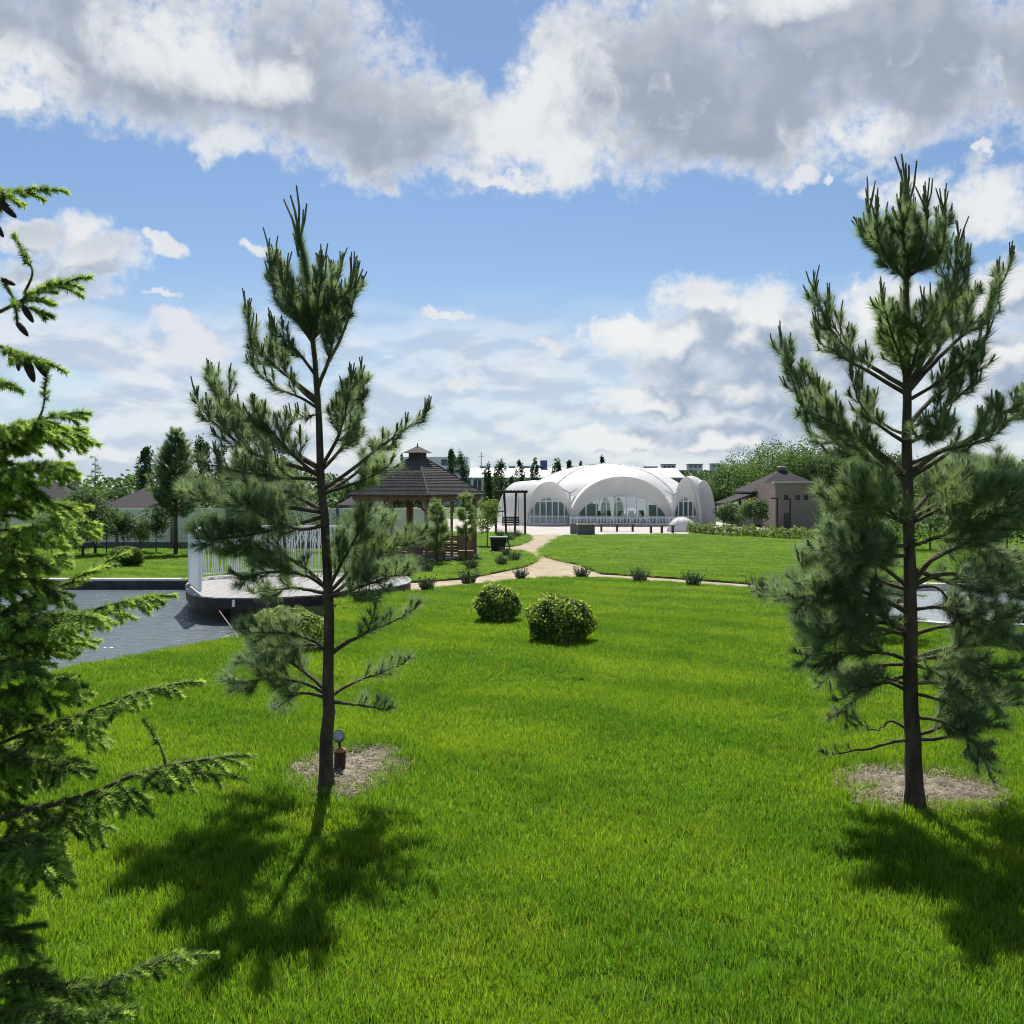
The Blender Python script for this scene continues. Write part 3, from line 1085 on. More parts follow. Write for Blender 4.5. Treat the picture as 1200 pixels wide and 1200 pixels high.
def pine_branch(tree, pts, r0, side=0.2, bare=0.35, dens=920, nl=0.082, candle=0.09, step=0.036, fresh=0.3, dead=False, spread=0.75):
    path = smooth_path(pts, 14)
    L = polyline_len(path)
    mb = MB()
    rad = [max(0.0028, r0 * (1 - 0.75 * i / 13)) for i in range(14)]
    wob = path + rng.normal(size=path.shape) * 0.004 * np.linspace(0, 1, 14)[:, None]
    mb.tube(wob, rad, 6)
    b = mb.build('branch', [M_TWIG], tree, smooth=True)
    fz = Fuzz()
    cum = np.concatenate([[0], np.cumsum(np.linalg.norm(np.diff(path, axis=0), axis=1))])

    def at(t):
        s = t * cum[-1]
        i = min(max(int(np.searchsorted(cum, s)) - 1, 0), len(path) - 2)
        f = (s - cum[i]) / (cum[i + 1] - cum[i] + 1e-9)
        return path[i] * (1 - f) + path[i + 1] * f, unit(path[i + 1] - path[i])
    mi_of = (lambda: 4) if dead else (lambda: 1 if random.random() < fresh else 0)
    # leafy end of the main axis, a few needles further in
    i0 = int(bare * 13)
    fz.needles(path[i0:], int(dens * L * (1 - bare) * 0.8), nl, 0.8, 0.0019, mi_of())
    fz.needles(path[:i0 + 2], int(90 * L * bare), nl * 0.8, 1.0, 0.0016, 0)
    n = max(2, int(L * (1 - bare) / step))
    for k in range(n):
        t = bare + (1 - bare) * (k + random.random() * 0.8) / n
        t = min(t, 0.97)
        p, T = at(t)
        rnd = rng.normal(size=3) * np.array([1, 1, 0.7])
        rnd = unit(rnd - T * rnd.dot(T))
        sgn = 1 if k % 2 else -1
        lat = unit(np.cross(T, [0, 0, 1.0])) * sgn
        rnd = unit(rnd * 0.7 + lat * 0.7)
        d = T * 0.75 + rnd * spread
        ln = side * (1.05 - 0.55 * t) * random.uniform(0.6, 1.25)
        sp = pine_shoot(fz, p, d, ln, dens, nl, mi_of(), 0 if dead else random.choice((1, 2, 3, 3)), candle * 0.75)
        if ln > 0.09:
            for q in (1, 2, 3):
                T2 = unit(sp[q + 1] - sp[q])
                d2 = T2 * 0.8 + unit(np.cross(T2, rng.normal(size=3))) * 0.7
                pine_shoot(fz, sp[q], d2, ln * random.uniform(0.3, 0.5), dens, nl * 0.9, mi_of(), 0 if dead else 1, candle * 0.4)
    pine_shoot(fz, path[-1], path[-1] - path[-2], 0.07, dens, nl, mi_of(), 0 if dead else 6, candle * 1.25)
    fz.build('foliage', [M_NEEDLE, M_NEEDLE2, M_CANDLE, M_TWIG, M_DEAD], b)
    return b


def pine(loc, label, trunk_px, r0, branches, seed):
    """branches: (list of px,py along the branch from the trunk), depth offset at the tip, options"""
    global rng
    rng = np.random.default_rng(seed)
    random.seed(seed)
    y0 = loc.y
    root = thing('pine_tree', loc, label, 'pine')
    tp = smooth_path([P(a, b, y0 + dy) for a, b, dy in trunk_px], 26)
    tp[0] = np.array(loc) - np.array([0, 0, 0.05])
    rad = [r0 * (0.95 + (0.50, 0.12, 0.04, 0.0)[min(i, 3)]) * (1 - 0.86 * (i / 25) ** 1.15) for i in range(26)]
    mb = MB()
    mb.tube(tp + rng.normal(size=tp.shape) * 0.0025, [r * rng.uniform(0.96, 1.05) for r in rad], 14)
    tr = mb.build('trunk', [M_BARK], root, smooth=True)
    # short needles on the young upper stem
    fz = Fuzz()
    fz.needles(tp[15:25], 1500, 0.06, 0.75, 0.0023, 0)
    fz.needles(tp[19:], 2600, 0.075, 0.6, 0.0023, 0)
    fz.needles(tp[21:], 700, 0.055, 0.6, 0.0017, 1)
    for c in range(10):
        p0 = tp[-1] - np.array([0, 0, 0.16 * rng.random()])
        dd = unit(np.array([rng.normal() * 0.22, rng.normal() * 0.22, 1.0]) + 0.5 * unit(tp[-1] - tp[-3]))
        ll = rng.uniform(0.12, 0.30)
        m0 = p0 + dd * ll * 0.55
        e0 = m0 + unit(dd + np.array([-0.15, rng.normal() * 0.1, 0.2])) * ll * 0.45
        fz.stick(p0, m0, 0.0085, 0.0075, 2)
        fz.stick(m0, e0, 0.0075, 0.0056, 2)
        fz.needles(np.array([p0, m0, e0]), 110, 0.016, 0.35, 0.0013, 1)
    fz.build('leader_needles', [M_NEEDLE, M_NEEDLE2, M_CANDLE], tr)
    for pxl, dy, opt in branches:
        n = len(pxl)
        pts = [P(a, b, y0 + dy * (i / (n - 1)) ** 1.1) for i, (a, b) in enumerate(pxl)]
        L = sum((pts[i + 1] - pts[i]).length for i in range(n - 1))
        o = dict(side=min(0.24, 0.09 + 0.17 * L))
        o.update(opt)
        if pxl[0][1] > 575:                      # lower boughs: long soft needles, hardly any candles
            o['candle'] = 0.03
            o['nl'] = 0.092
        pine_branch(root, pts, 0.0065 + 0.011 * L, **o)
    return root


O = {}
LEFT = [
    # top crown
    ([(366, 400), (345, 370), (330, 335), (320, 312)], 0.05, {'bare': 0.1, 'candle': 0.16}),
    ([(366, 400), (352, 370), (340, 350), (332, 335)], -0.22, {'bare': 0.1, 'candle': 0.12}),
    ([(366, 395), (382, 365), (392, 340), (397, 325)], 0.10, {'bare': 0.1, 'candle': 0.14}),
    ([(366, 398), (386, 375), (400, 350), (408, 338)], -0.08, {'bare': 0.1, 'candle': 0.14}),
    ([(366, 400), (370, 370), (374, 345), (376, 325)], -0.26, {'bare': 0.1, 'candle': 0.14}),
    ([(366, 400), (362, 370), (356, 345), (354, 330)], 0.24, {'bare': 0.1, 'candle': 0.10}),
    # second whorl
    ([(372, 468), (345, 447), (318, 425), (298, 395), (290, 375)], 0.10, {'bare': 0.42, 'candle': 0.13}),
    ([(371, 472), (348, 452), (325, 420), (322, 395)], 0.30, {'bare': 0.45, 'candle': 0.10}),
    ([(372, 478), (350, 465), (325, 455), (305, 440)], -0.15, {'bare': 0.35, 'side': 0.12}),
    ([(371, 455), (385, 425), (400, 395), (412, 360), (416, 340)], 0.05, {'bare': 0.45, 'candle': 0.13}),
    ([(371, 460), (380, 435), (388, 410), (392, 385)], -0.22, {'bare': 0.4, 'candle': 0.12}),
    ([(370, 440), (355, 420), (338, 400), (326, 392)], -0.2, {'bare': 0.3, 'side': 0.1}),
    ([(374, 485), (360, 488), (348, 492)], 0.1, {'bare': 0.2, 'side': 0.07}),
    # third whorl
    ([(376, 555), (340, 545), (295, 530), (255, 500), (235, 475)], 0.15, {'bare': 0.30}),
    ([(376, 550), (335, 525), (290, 495), (260, 460), (250, 448)], 0.45, {'bare': 0.35}),
    ([(376, 560), (345, 535), (318, 505), (302, 485)], -0.35, {'bare': 0.25}),
    ([(376, 562), (340, 560), (290, 555), (245, 545)], -0.10, {'bare': 0.25}),
    ([(376, 552), (400, 525), (415, 490), (422, 450)], 0.15, {'bare': 0.2, 'side': 0.22}),
    ([(377, 575), (410, 552), (450, 520), (480, 500), (494, 490)], 0.05, {'bare': 0.55, 'side': 0.12}),
    ([(376, 548), (395, 515), (405, 480), (410, 455)], -0.3, {'bare': 0.3}),
    ([(377, 578), (405, 570), (435, 558), (455, 545)], -0.30, {'bare': 0.35, 'side': 0.14}),
    ([(378, 580), (410, 560), (440, 535), (452, 520)], 0.35, {'bare': 0.4, 'side': 0.14}),
    # fourth whorl
    ([(379, 600), (340, 595), (290, 590), (235, 585), (222, 575)], 0.20, {'bare': 0.25}),
    ([(380, 605), (345, 615), (300, 625), (250, 632), (240, 625)], -0.25, {'bare': 0.2}),
    ([(380, 600), (345, 580), (310, 570), (275, 560)], 0.45, {'bare': 0.2}),
    ([(382, 615), (350, 620), (310, 605), (280, 590)], -0.50, {'bare': 0.3}),
    # fifth whorl
    ([(384, 692), (365, 672), (330, 650), (280, 640), (235, 630)], -0.1, {'bare': 0.30}),
    ([(384, 690), (360, 675), (325, 670), (285, 675)], -0.35, {'bare': 0.28}),
    ([(384, 696), (355, 690), (325, 690), (300, 695)], 0.3, {'bare': 0.35, 'side': 0.14, 'fresh': 0.8}),
    ([(385, 700), (405, 685), (440, 655), (475, 635), (490, 628)], 0.10, {'bare': 0.22, 'side': 0.24}),
    ([(385, 690), (400, 660), (420, 625), (430, 605)], -0.15, {'bare': 0.2, 'side': 0.22}),
    ([(385, 700), (415, 690), (445, 680), (470, 672)], -0.35, {'bare': 0.2, 'side': 0.2}),
    ([(385, 695), (410, 668), (435, 635), (452, 615)], 0.40, {'bare': 0.25}),
    # sixth whorl
    ([(385, 765), (365, 750), (330, 742), (290, 742)], -0.12, {'bare': 0.35, 'side': 0.18}),
    ([(385, 762), (360, 755), (325, 765), (290, 775)], 0.30, {'bare': 0.3}),
    ([(386, 768), (405, 755), (430, 742), (460, 728), (482, 716)], 0.10, {'bare': 0.5, 'side': 0.11}),
    ([(386, 765), (410, 750), (428, 742), (437, 722)], -0.2, {'bare': 0.5, 'side': 0.09}),
    # seventh whorl
    ([(385, 815), (360, 802), (325, 795), (275, 800)], -0.1, {'bare': 0.35, 'side': 0.18}),
    ([(385, 818), (355, 812), (335, 822), (325, 830)], 0.25, {'bare': 0.4, 'side': 0.12}),
    ([(385, 812), (360, 790), (330, 770), (300, 768)], 0.35, {'bare': 0.3}),
    ([(386, 818), (405, 805), (435, 792), (468, 780)], 0.05, {'bare': 0.45, 'side': 0.12}),
    ([(386, 822), (410, 825), (435, 828), (450, 832)], -0.2, {'bare': 0.45, 'side': 0.10}),
]
pine(PINE_L, 'slender pine with bare dark trunk and gaps between its whorls, spotlight at its foot',
     [(382, 928, 0), (384, 830, 0), (385, 740, 0), (383, 650, 0), (377, 560, 0), (373, 480, 0), (368, 405, 0), (361, 330, 0), (350, 272, 0)],
     0.039, LEFT, 3)

RIGHT = [
    # top crown
    ([(1062, 325), (1040, 305), (1025, 280), (1020, 262)], 0.05, {'bare': 0.1, 'candle': 0.15}),
    ([(1062, 328), (1045, 310), (1032, 288), (1028, 268)], -0.2, {'bare': 0.1, 'candle': 0.11}),
    ([(1062, 322), (1078, 300), (1085, 275), (1086, 255)], -0.1, {'bare': 0.1, 'candle': 0.13}),
    ([(1062, 325), (1085, 305), (1100, 280), (1105, 258)], 0.1, {'bare': 0.1, 'candle': 0.13}),
    ([(1062, 325), (1080, 315), (1098, 305), (1104, 292)], -0.2, {'bare': 0.1, 'candle': 0.08}),
    ([(1062, 322), (1060, 295), (1058, 270), (1056, 252)], -0.25, {'bare': 0.1, 'candle': 0.1}),
    ([(1062, 322), (1066, 295), (1068, 275), (1070, 260)], 0.25, {'bare': 0.1, 'candle': 0.1}),
    # second whorl
    ([(1063, 455), (1080, 425), (1098, 385), (1115, 330), (1122, 300)], 0.10, {'bare': 0.4, 'candle': 0.13}),
    ([(1063, 460), (1085, 435), (1115, 405), (1150, 370), (1180, 320)], 0.05, {'bare': 0.4, 'candle': 0.13, 'side': 0.2}),
    ([(1063, 455), (1030, 435), (995, 412), (970, 380), (958, 350)], 0.08, {'bare': 0.38, 'candle': 0.12}),
    ([(1063, 462), (1025, 440), (990, 420), (965, 405)], -0.2, {'bare': 0.45, 'side': 0.13}),
    ([(1063, 450), (1055, 420), (1045, 390), (1036, 362)], -0.35, {'bare': 0.1, 'fresh': 0.9, 'side': 0.18}),
    ([(1063, 450), (1072, 420), (1078, 395), (1082, 372)], -0.40, {'bare': 0.1, 'fresh': 0.9, 'side': 0.16}),
    ([(1063, 440), (1058, 405), (1052, 380), (1056, 362)], 0.40, {'bare': 0.15, 'fresh': 0.6}),
    ([(1063, 455), (1092, 420), (1110, 390), (1130, 345)], 0.40, {'bare': 0.35}),
    ([(1063, 470), (1100, 448), (1130, 425), (1150, 405)], -0.25, {'bare': 0.4, 'side': 0.15}),
    # third whorl
    ([(1064, 565), (1035, 540), (995, 505), (950, 465), (925, 430), (918, 412)], 0.10, {'bare': 0.28, 'side': 0.24}),
    ([(1064, 560), (1030, 530), (985, 500), (945, 480)], -0.3, {'bare': 0.3, 'side': 0.2}),
    ([(1064, 562), (1030, 545), (990, 525), (955, 510)], 0.4, {'bare': 0.25, 'side': 0.2}),
    ([(1063, 520), (1040, 505), (1015, 485), (1000, 450)], -0.15, {'bare': 0.35, 'side': 0.13}),
    ([(1063, 510), (1040, 500), (1020, 480), (1012, 460)], 0.2, {'bare': 0.3, 'side': 0.12}),
    ([(1064, 560), (1090, 545), (1130, 518), (1170, 488), (1215, 462)], 0.05, {'bare': 0.45, 'side': 0.18}),
    ([(1064, 555), (1100, 530), (1160, 505), (1210, 470), (1222, 430)], 0.35, {'bare': 0.5, 'side': 0.22}),
    ([(1063, 505), (1095, 485), (1130, 460), (1148, 430)], -0.15, {'bare': 0.3, 'side': 0.17}),
    ([(1063, 500), (1090, 470), (1125, 440), (1145, 410)], 0.3, {'bare': 0.35, 'side': 0.15}),
    ([(1063, 520), (1080, 512), (1095, 505), (1105, 500)], -0.5, {'bare': 0.2, 'side': 0.16}),
    ([(1064, 545), (1100, 530), (1140, 520), (1165, 510)], -0.25, {'bare': 0.35, 'side': 0.14}),
    # fourth whorl
    ([(1065, 615), (1035, 602), (1005, 594), (978, 588), (968, 580)], 0.05, {'bare': 0.25, 'side': 0.2, 'fresh': 0.55}),
    ([(1065, 610), (1040, 590), (1012, 572), (995, 560)], 0.35, {'bare': 0.2, 'side': 0.2}),
    ([(1065, 615), (1045, 600), (1020, 590), (1005, 575)], -0.45, {'bare': 0.2, 'side': 0.22, 'fresh': 0.8}),
    ([(1065, 610), (1100, 590), (1150, 570), (1200, 555)], 0.10, {'bare': 0.2, 'side': 0.25}),
    ([(1065, 615), (1095, 600), (1130, 585), (1170, 575)], -0.35, {'bare': 0.2, 'side': 0.24, 'fresh': 0.6}),
    ([(1065, 605), (1090, 580), (1120, 560), (1140, 545)], 0.5, {'bare': 0.25, 'side': 0.22}),
    ([(1066, 640), (1035, 640), (1000, 632), (975, 630)], -0.15, {'bare': 0.2, 'side': 0.22}),
    ([(1066, 640), (1040, 640), (1015, 645), (990, 650)], -0.45, {'bare': 0.2, 'side': 0.22}),
    # fifth whorl
    ([(1067, 690), (1085, 662), (1115, 645), (1160, 622), (1210, 608)], -0.15, {'bare': 0.45, 'side': 0.22}),
    ([(1067, 688), (1095, 675), (1130, 674), (1170, 690), (1200, 700)], 0.15, {'bare': 0.5, 'side': 0.2}),
    ([(1067, 685), (1100, 650), (1150, 640), (1200, 650)], 0.4, {'bare': 0.35, 'side': 0.24}),
    ([(1066, 690), (1035, 665), (1000, 650), (960, 645)], -0.1, {'bare': 0.3, 'side': 0.22}),
    ([(1066, 692), (1030, 680), (990, 665), (960, 660)], 0.35, {'bare': 0.25, 'side': 0.22}),
    ([(1067, 690), (1095, 688), (1115, 705), (1130, 725)], -0.15, {'dead': True, 'bare': 0.45, 'side': 0.12}),
    # sixth whorl
    ([(1067, 740), (1030, 720), (985, 700), (950, 680), (938, 660)], 0.0, {'bare': 0.35, 'side': 0.2}),
    ([(1067, 745), (1025, 735), (975, 720), (930, 705), (900, 698)], 0.15, {'bare': 0.3, 'side': 0.2}),
    ([(1067, 742), (1035, 730), (1000, 735), (965, 748)], -0.4, {'bare': 0.2, 'side': 0.22}),
    ([(1067, 745), (1100, 735), (1150, 730), (1190, 728)], 0.2, {'bare': 0.4, 'side': 0.16}),
    # seventh whorl
    ([(1068, 775), (1035, 765), (990, 765), (945, 768)], -0.1, {'bare': 0.25, 'side': 0.22}),
    ([(1068, 778), (1030, 780), (1000, 785), (970, 790)], 0.3, {'bare': 0.25, 'side': 0.2}),
    ([(1068, 775), (1100, 770), (1140, 775), (1180, 795)], -0.15, {'bare': 0.2, 'side': 0.22}),
    ([(1068, 778), (1090, 785), (1115, 800), (1135, 820)], -0.4, {'bare': 0.2, 'side': 0.22}),
    ([(1068, 772), (1110, 760), (1150, 755), (1200, 760)], 0.3, {'bare': 0.25, 'side': 0.22}),
    ([(1068, 805), (1040, 795), (1015, 795), (1000, 802)], -0.05, {'dead': True, 'bare': 0.5, 'side': 0.08}),
    ([(1068, 812), (1040, 800), (1005, 808), (985, 820)], -0.25, {'bare': 0.4, 'side': 0.12, 'dens': 500}),
    ([(1068, 812), (1100, 820), (1130, 835), (1160, 850)], -0.15, {'bare': 0.25, 'side': 0.2}),
    # more soft lower boughs that fill the skirt
    ([(1067, 720), (1030, 700), (985, 690), (935, 700)], -0.30, {'bare': 0.25, 'side': 0.24}),
    ([(1067, 735), (1025, 745), (985, 745), (940, 735)], 0.25, {'bare': 0.25, 'side': 0.24}),
    ([(1067, 650), (1030, 655), (990, 672), (950, 690)], -0.20, {'bare': 0.25, 'side': 0.24}),
    ([(1068, 790), (1035, 800), (1005, 815), (985, 835)], 0.10, {'bare': 0.3, 'side': 0.18}),
    ([(1067, 715), (1100, 712), (1145, 722), (1185, 745)], -0.30, {'bare': 0.2, 'side': 0.24}),
    ([(1068, 800), (1100, 800), (1145, 805), (1185, 825)], 0.15, {'bare': 0.25, 'side': 0.22}),
    ([(1069, 840), (1100, 845), (1130, 860), (1150, 880)], -0.20, {'bare': 0.25, 'side': 0.2}),
    ([(1067, 640), (1110, 625), (1155, 600), (1195, 590)], -0.35, {'bare': 0.2, 'side': 0.24}),
    ([(1067, 665), (1105, 680), (1150, 690), (1195, 680)], 0.30, {'bare': 0.25, 'side': 0.24}),
    # lowest
    ([(1069, 866), (1045, 870), (1015, 878), (975, 884)], 0.0, {'bare': 0.75, 'side': 0.05, 'dens': 250}),
    ([(1069, 858), (1045, 845), (1030, 855), (1015, 852)], 0.15, {'bare': 0.8, 'side': 0.05, 'dens': 200}),
    ([(1069, 866), (1095, 866), (1130, 862), (1150, 885), (1158, 905)], 0.05, {'bare': 0.4, 'side': 0.14, 'dens': 600}),
    ([(1069, 862), (1095, 855), (1125, 840), (1150, 835)], 0.25, {'bare': 0.3, 'side': 0.16, 'dens': 700}),
]
pine(PINE_R, 'full bushy pine with upright candles, standing in straw mulch',
     [(1073, 950, 0), (1069, 860, 0), (1067, 760, 0), (1066, 650, 0), (1064, 560, 0), (1063, 450, 0), (1062, 350, 0), (1062, 280, 0), (1062, 225, 0)],
     0.048, RIGHT, 5)


# ------------------------------------------------------------------ spruce beside the camera
def spruce_twig(fz, a, d, L, droop, depth=0, new=0.5):
    d = unit(np.asarray(d, float))
    pts = [np.asarray(a, float)]
    k = 5
    for i in range(k):
        d = unit(d + np.array([0, 0, -droop]))
        pts.append(pts[-1] + d * L / k)
    pts = np.array(pts)
    old = pts[:4]
    fz.needles(old, int(2500 * L * 0.65), 0.0185, 0.92, 0.0028, 0)
    tipm = 1 if random.random() < new + 0.22 else 0
    fz.needles(pts[3:], int(3400 * L * 0.45), 0.0180, 0.72, 0.0032, tipm)
    fz.needles(pts[-2:], int(900 * L * 0.3), 0.014, 0.4, 0.0030, tipm)
    fz.stick(pts[0], pts[3], 0.0022, 0.0016, 2)
    fz.stick(pts[3], pts[-1], 0.0016, 0.001, 2)
    if depth:
        m = max(1, int(L / 0.042))
        for j in range(m):
            t = 0.2 + 0.7 * (j + random.random() * 0.6) / m
            i = min(int(t * k), k - 1)
            p = pts[i] + (pts[i + 1] - pts[i]) * (t * k - i)
            T = unit(pts[i + 1] - pts[i])
            lat = unit(np.cross(T, [0, 0, 1.0]) + rng.normal(size=3) * 0.25) * (1 if j % 2 else -1)
            spruce_twig(fz, p, T * 0.8 + lat * 0.75, L * random.uniform(0.35, 0.6) * (1.1 - 0.5 * t), droop + 0.05, depth - 1, new)


def spruce_branch(tree, pts, side=0.16, droop=0.10, new=0.7, cones=(), start=0.15, thick=0.007, hang=0.0):
    path = smooth_path(pts, 14)
    L = polyline_len(path)
    mb = MB()
    mb.tube(path, [max(0.002, thick * (1 - 0.8 * i / 13)) for i in range(14)], 6)
    b = mb.build('branch', [M_TWIG], tree, smooth=True)
    fz = Fuzz()
    n = max(4, int(L * (1 - start) / 0.036))
    fz.needles(path[2:], int(900 * L), 0.014, 0.9, 0.0017, 0)
    for k in range(n):
        t = start + (1 - start) * (k + 0.6 * random.random()) / n
        s = t * 13
        i = min(int(s), 12)
        p = path[i] * (1 - s + i) + path[i + 1] * (s - i)
        T = unit(path[i + 1] - path[i])
        lat = unit(np.cross(T, [0, 0, 1.0])) * (1 if k % 2 else -1)
        ln = side * (1.15 - 0.75 * t) * random.uniform(0.7, 1.2)
        d = T * 0.85 + lat * 0.8 + np.array([0, 0, random.uniform(-0.30, 0.35) - hang])
        spruce_twig(fz, p, d, ln, droop, 1 if ln > 0.10 else 0, new)
    spruce_twig(fz, path[-1], path[-1] - path[-2], 0.06, 0.05, 0, 1.0)
    fz.build('foliage', [M_SPRUCE, M_SPRUCE2, M_TWIG], b)
    for (c0, c1) in cones:
        c0, c1 = np.array(c0), np.array(c1)
        m = MB()
        prof = [(0.0, 0.35), (0.15, 0.85), (0.4, 1.0), (0.7, 0.8), (0.9, 0.5), (1.0, 0.15)]
        w = np.linalg.norm(c1 - c0) * 0.17
        m.tube([c0 + (c1 - c0) * t for t, _ in prof], [w * r for _, r in prof], 9)
        m.build('cone', [M_CONE], b, smooth=True)
        j = int(np.argmin(np.linalg.norm(path - c0, axis=1)))
        if np.linalg.norm(path[j] - c0) > 0.012:
            MB().tube([path[j], (path[j] + c0) / 2 + np.array([0, 0, 0.008]), c0 + (c1 - c0) * 0.06], [0.0035, 0.003, 0.003], 5).build('twig', [M_TWIG], b)
            fz2 = Fuzz()
            fz2.needles(np.array([path[j], c0]), int(2300 * np.linalg.norm(path[j] - c0)), 0.017, 0.9, 0.0026, 0)
            fz2.build('twig_needles', [M_SPRUCE], b)
    return b


def spruce():
    global rng
    rng = np.random.default_rng(21)
    random.seed(21)
    tx, ty = -2.05, 2.75
    loc = Vector((tx, ty, hz(ty)))
    root = thing('spruce_tree', loc, 'spruce with fresh light green tips and dark hanging cones beside the pond lawn', 'spruce')
    mb = MB()
    mb.tube([loc + Vector((0, 0, -0.05)), loc + Vector((0.01, 0, 0.8)), loc + Vector((0, 0.02, 1.8)), loc + Vector((0, 0, 2.7)), loc + Vector((0, 0, 3.6))],
            [0.055, 0.048, 0.036, 0.02, 0.006], 12)
    mb.build('trunk', [M_BARK], root, smooth=True)
    D = 2.45

    def br(pxl, dys, **kw):
        pts = [P(a, b, D + d) for (a, b), d in zip(pxl, dys)]
        if pxl[0][0] < 0:                        # boughs start at the trunk, side twigs at their bough
            pts = [Vector((tx, ty, pts[0].z + 0.10))] + pts
        cs = [(P(a, b, D + d), P(c, e, D + d - 0.01)) for a, b, c, e, d in kw.pop('cones', ())]
        spruce_branch(root, pts, cones=cs, **kw)
    br([(-60, 220), (-10, 226), (15, 224), (50, 222)], [.1, .05, 0, 0], side=0.10, start=0.5, new=0.3, cones=[(0, 236, 19, 255, 0), (-6, 262, 4, 278, 0)])
    br([(-60, 390), (0, 365), (25, 352), (55, 338), (85, 328)], [.1, .04, 0, 0, -.03], side=0.12, start=0.5, new=0.35,
       cones=[(2, 327, 18, 334, 0), (27, 359, 39, 378, 0), (20, 378, 33, 394, 0)])
    br([(28, 345), (38, 320), (30, 300)], [0, 0, 0], side=0.03, start=0.7, new=0.2, thick=0.004)
    br([(-50, 395), (0, 406), (25, 415), (52, 424)], [.1, .03, 0, 0], side=0.08, start=0.5, new=0.3,
       cones=[(12, 413, 12, 427, 0), (20, 418, 22, 435, 0), (30, 420, 40, 448, 0), (43, 424, 54, 442, 0)])
    br([(-60, 430), (-20, 440), (10, 450)], [.1, .05, 0], side=0.08, start=0.5)
    br([(-50, 530), (10, 505), (45, 492), (85, 484)], [.1, .03, 0, -.05], side=0.13, start=0.3, new=0.5)
    br([(40, 500), (50, 480), (53, 455)], [0, 0, 0], side=0.03, start=0.7, new=0.2, thick=0.004)
    br([(-60, 560), (10, 530), (60, 505), (90, 510)], [.1, .1, .08, .1], side=0.16, start=0.3)
    br([(-60, 590), (0, 560), (40, 545), (72, 548)], [.1, .0, -.06, -.1], side=0.16, start=0.2)
    br([(-60, 650), (0, 600), (45, 590), (80, 590)], [.1, .1, .12, .15], side=0.17, start=0.2)
    br([(-60, 660), (10, 630), (55, 615), (95, 612)], [.1, .0, -.05, -.1], side=0.16, start=0.2, new=0.75, hang=0.15)
    br([(-60, 700), (0, 680), (40, 662), (60, 655)], [.1, .15, .2, .2], side=0.18, start=0.1)
    br([(-60, 740), (20, 708), (75, 685), (125, 658)], [.05, .0, .05, .1], side=0.13, start=0.15, new=0.4)
    br([(-60, 770), (10, 735), (60, 720), (100, 722)], [.1, -.05, -.1, -.15], side=0.17, start=0.1, new=0.7)
    br([(-40, 780), (60, 735), (110, 715), (150, 704), (178, 699)], [.15, .1, .08, .05, .05], side=0.14, start=0.25, new=0.6, hang=0.2)
    br([(-60, 820), (0, 780), (50, 760), (90, 752)], [.1, .1, .15, .2], side=0.18, start=0.1)
    br([(-60, 850), (0, 815), (40, 800), (70, 795)], [.1, -.1, -.15, -.2], side=0.17, start=0.1, new=0.5)
    br([(-60, 880), (40, 855), (100, 835), (160, 812), (210, 801)], [.15, .1, .05, 0, 0], side=0.17, start=0.15, new=0.6, hang=0.1)
    br([(-60, 900), (20, 870), (70, 850), (110, 860)], [.1, .2, .25, .3], side=0.18, start=0.1)
    br([(-60, 930), (0, 890), (50, 890), (80, 900)], [.1, 0, -.1, -.15], side=0.17, start=0.1, new=0.4)
    br([(-60, 965), (30, 950), (100, 932), (165, 905), (195, 897), (270, 886)], [.1, .05, 0, 0, 0, 0], side=0.19, start=0.25, new=0.65, thick=0.011, hang=0.15)
    br([(175, 902), (215, 905), (262, 908)], [0, -.02, -.03], side=0.09, start=0.3, new=0.7, thick=0.005)
    br([(195, 900), (190, 880), (183, 866)], [0, 0, 0], side=0.02, start=0.8, new=0.0, thick=0.004)
    br([(-60, 1000), (0, 985), (60, 960), (110, 965)], [.1, .1, .1, .12], side=0.18, start=0.1, new=0.3, hang=0.3)
    br([(-60, 1040), (-10, 1010), (25, 1000), (45, 1010)], [.05, -.2, -.3, -.35], side=0.15, start=0.1, new=0.9)
    br([(-60, 1090), (-20, 1060), (10, 1055)], [.05, -.2, -.3], side=0.14, start=0.1, new=0.4)
    br([(-60, 1230), (40, 1185), (120, 1155), (175, 1130), (225, 1120)], [.1, -.1, -.15, -.15, -.15], side=0.12, start=0.3, new=0.4, thick=0.008)
    br([(-60, 1240), (0, 1190), (40, 1185), (70, 1195)], [.05, -.3, -.4, -.45], side=0.14, start=0.1, new=0.9)
    br([(-60, 1260), (20, 1225), (90, 1200), (130, 1190)], [.05, -.3, -.4, -.45], side=0.13, start=0.2, new=0.95)
    br([(-60, 1050), (-10, 1030), (35, 1018), (62, 1025)], [.05, -.1, -.15, -.15], side=0.15, start=0.2, new=0.9)
    br([(-60, 1010), (-10, 990), (30, 985), (58, 998)], [.05, -.15, -.2, -.2], side=0.14, start=0.2, new=0.8, hang=0.2)
    br([(-60, 1120), (-20, 1100), (5, 1095), (25, 1105)], [.05, -.2, -.25, -.25], side=0.13, start=0.2, new=0.6)
    br([(-60, 1215), (20, 1170), (80, 1158), (125, 1162)], [.05, -.2, -.25, -.25], side=0.13, start=0.2, new=0.8)
    br([(-60, 1190), (-10, 1150), (30, 1145), (60, 1155)], [.05, -.2, -.25, -.25], side=0.14, start=0.2, new=0.7)
    # inner boughs that fill the body between the long ones
    for i in range(10):
        py = 500 + 440 * (i + random.random()) / 10
        tip = random.uniform(15, 95) if py > 520 else random.uniform(0, 50)
        dd = random.uniform(-0.25, 0.35)
        br([(-70, py + 25), (-20, py + 8), (tip * 0.5, py - 2), (tip, py + random.uniform(-12, 18))], [dd * .5, dd * .8, dd, dd], side=0.13, start=0.25, new=0.6, hang=random.uniform(0, .3))
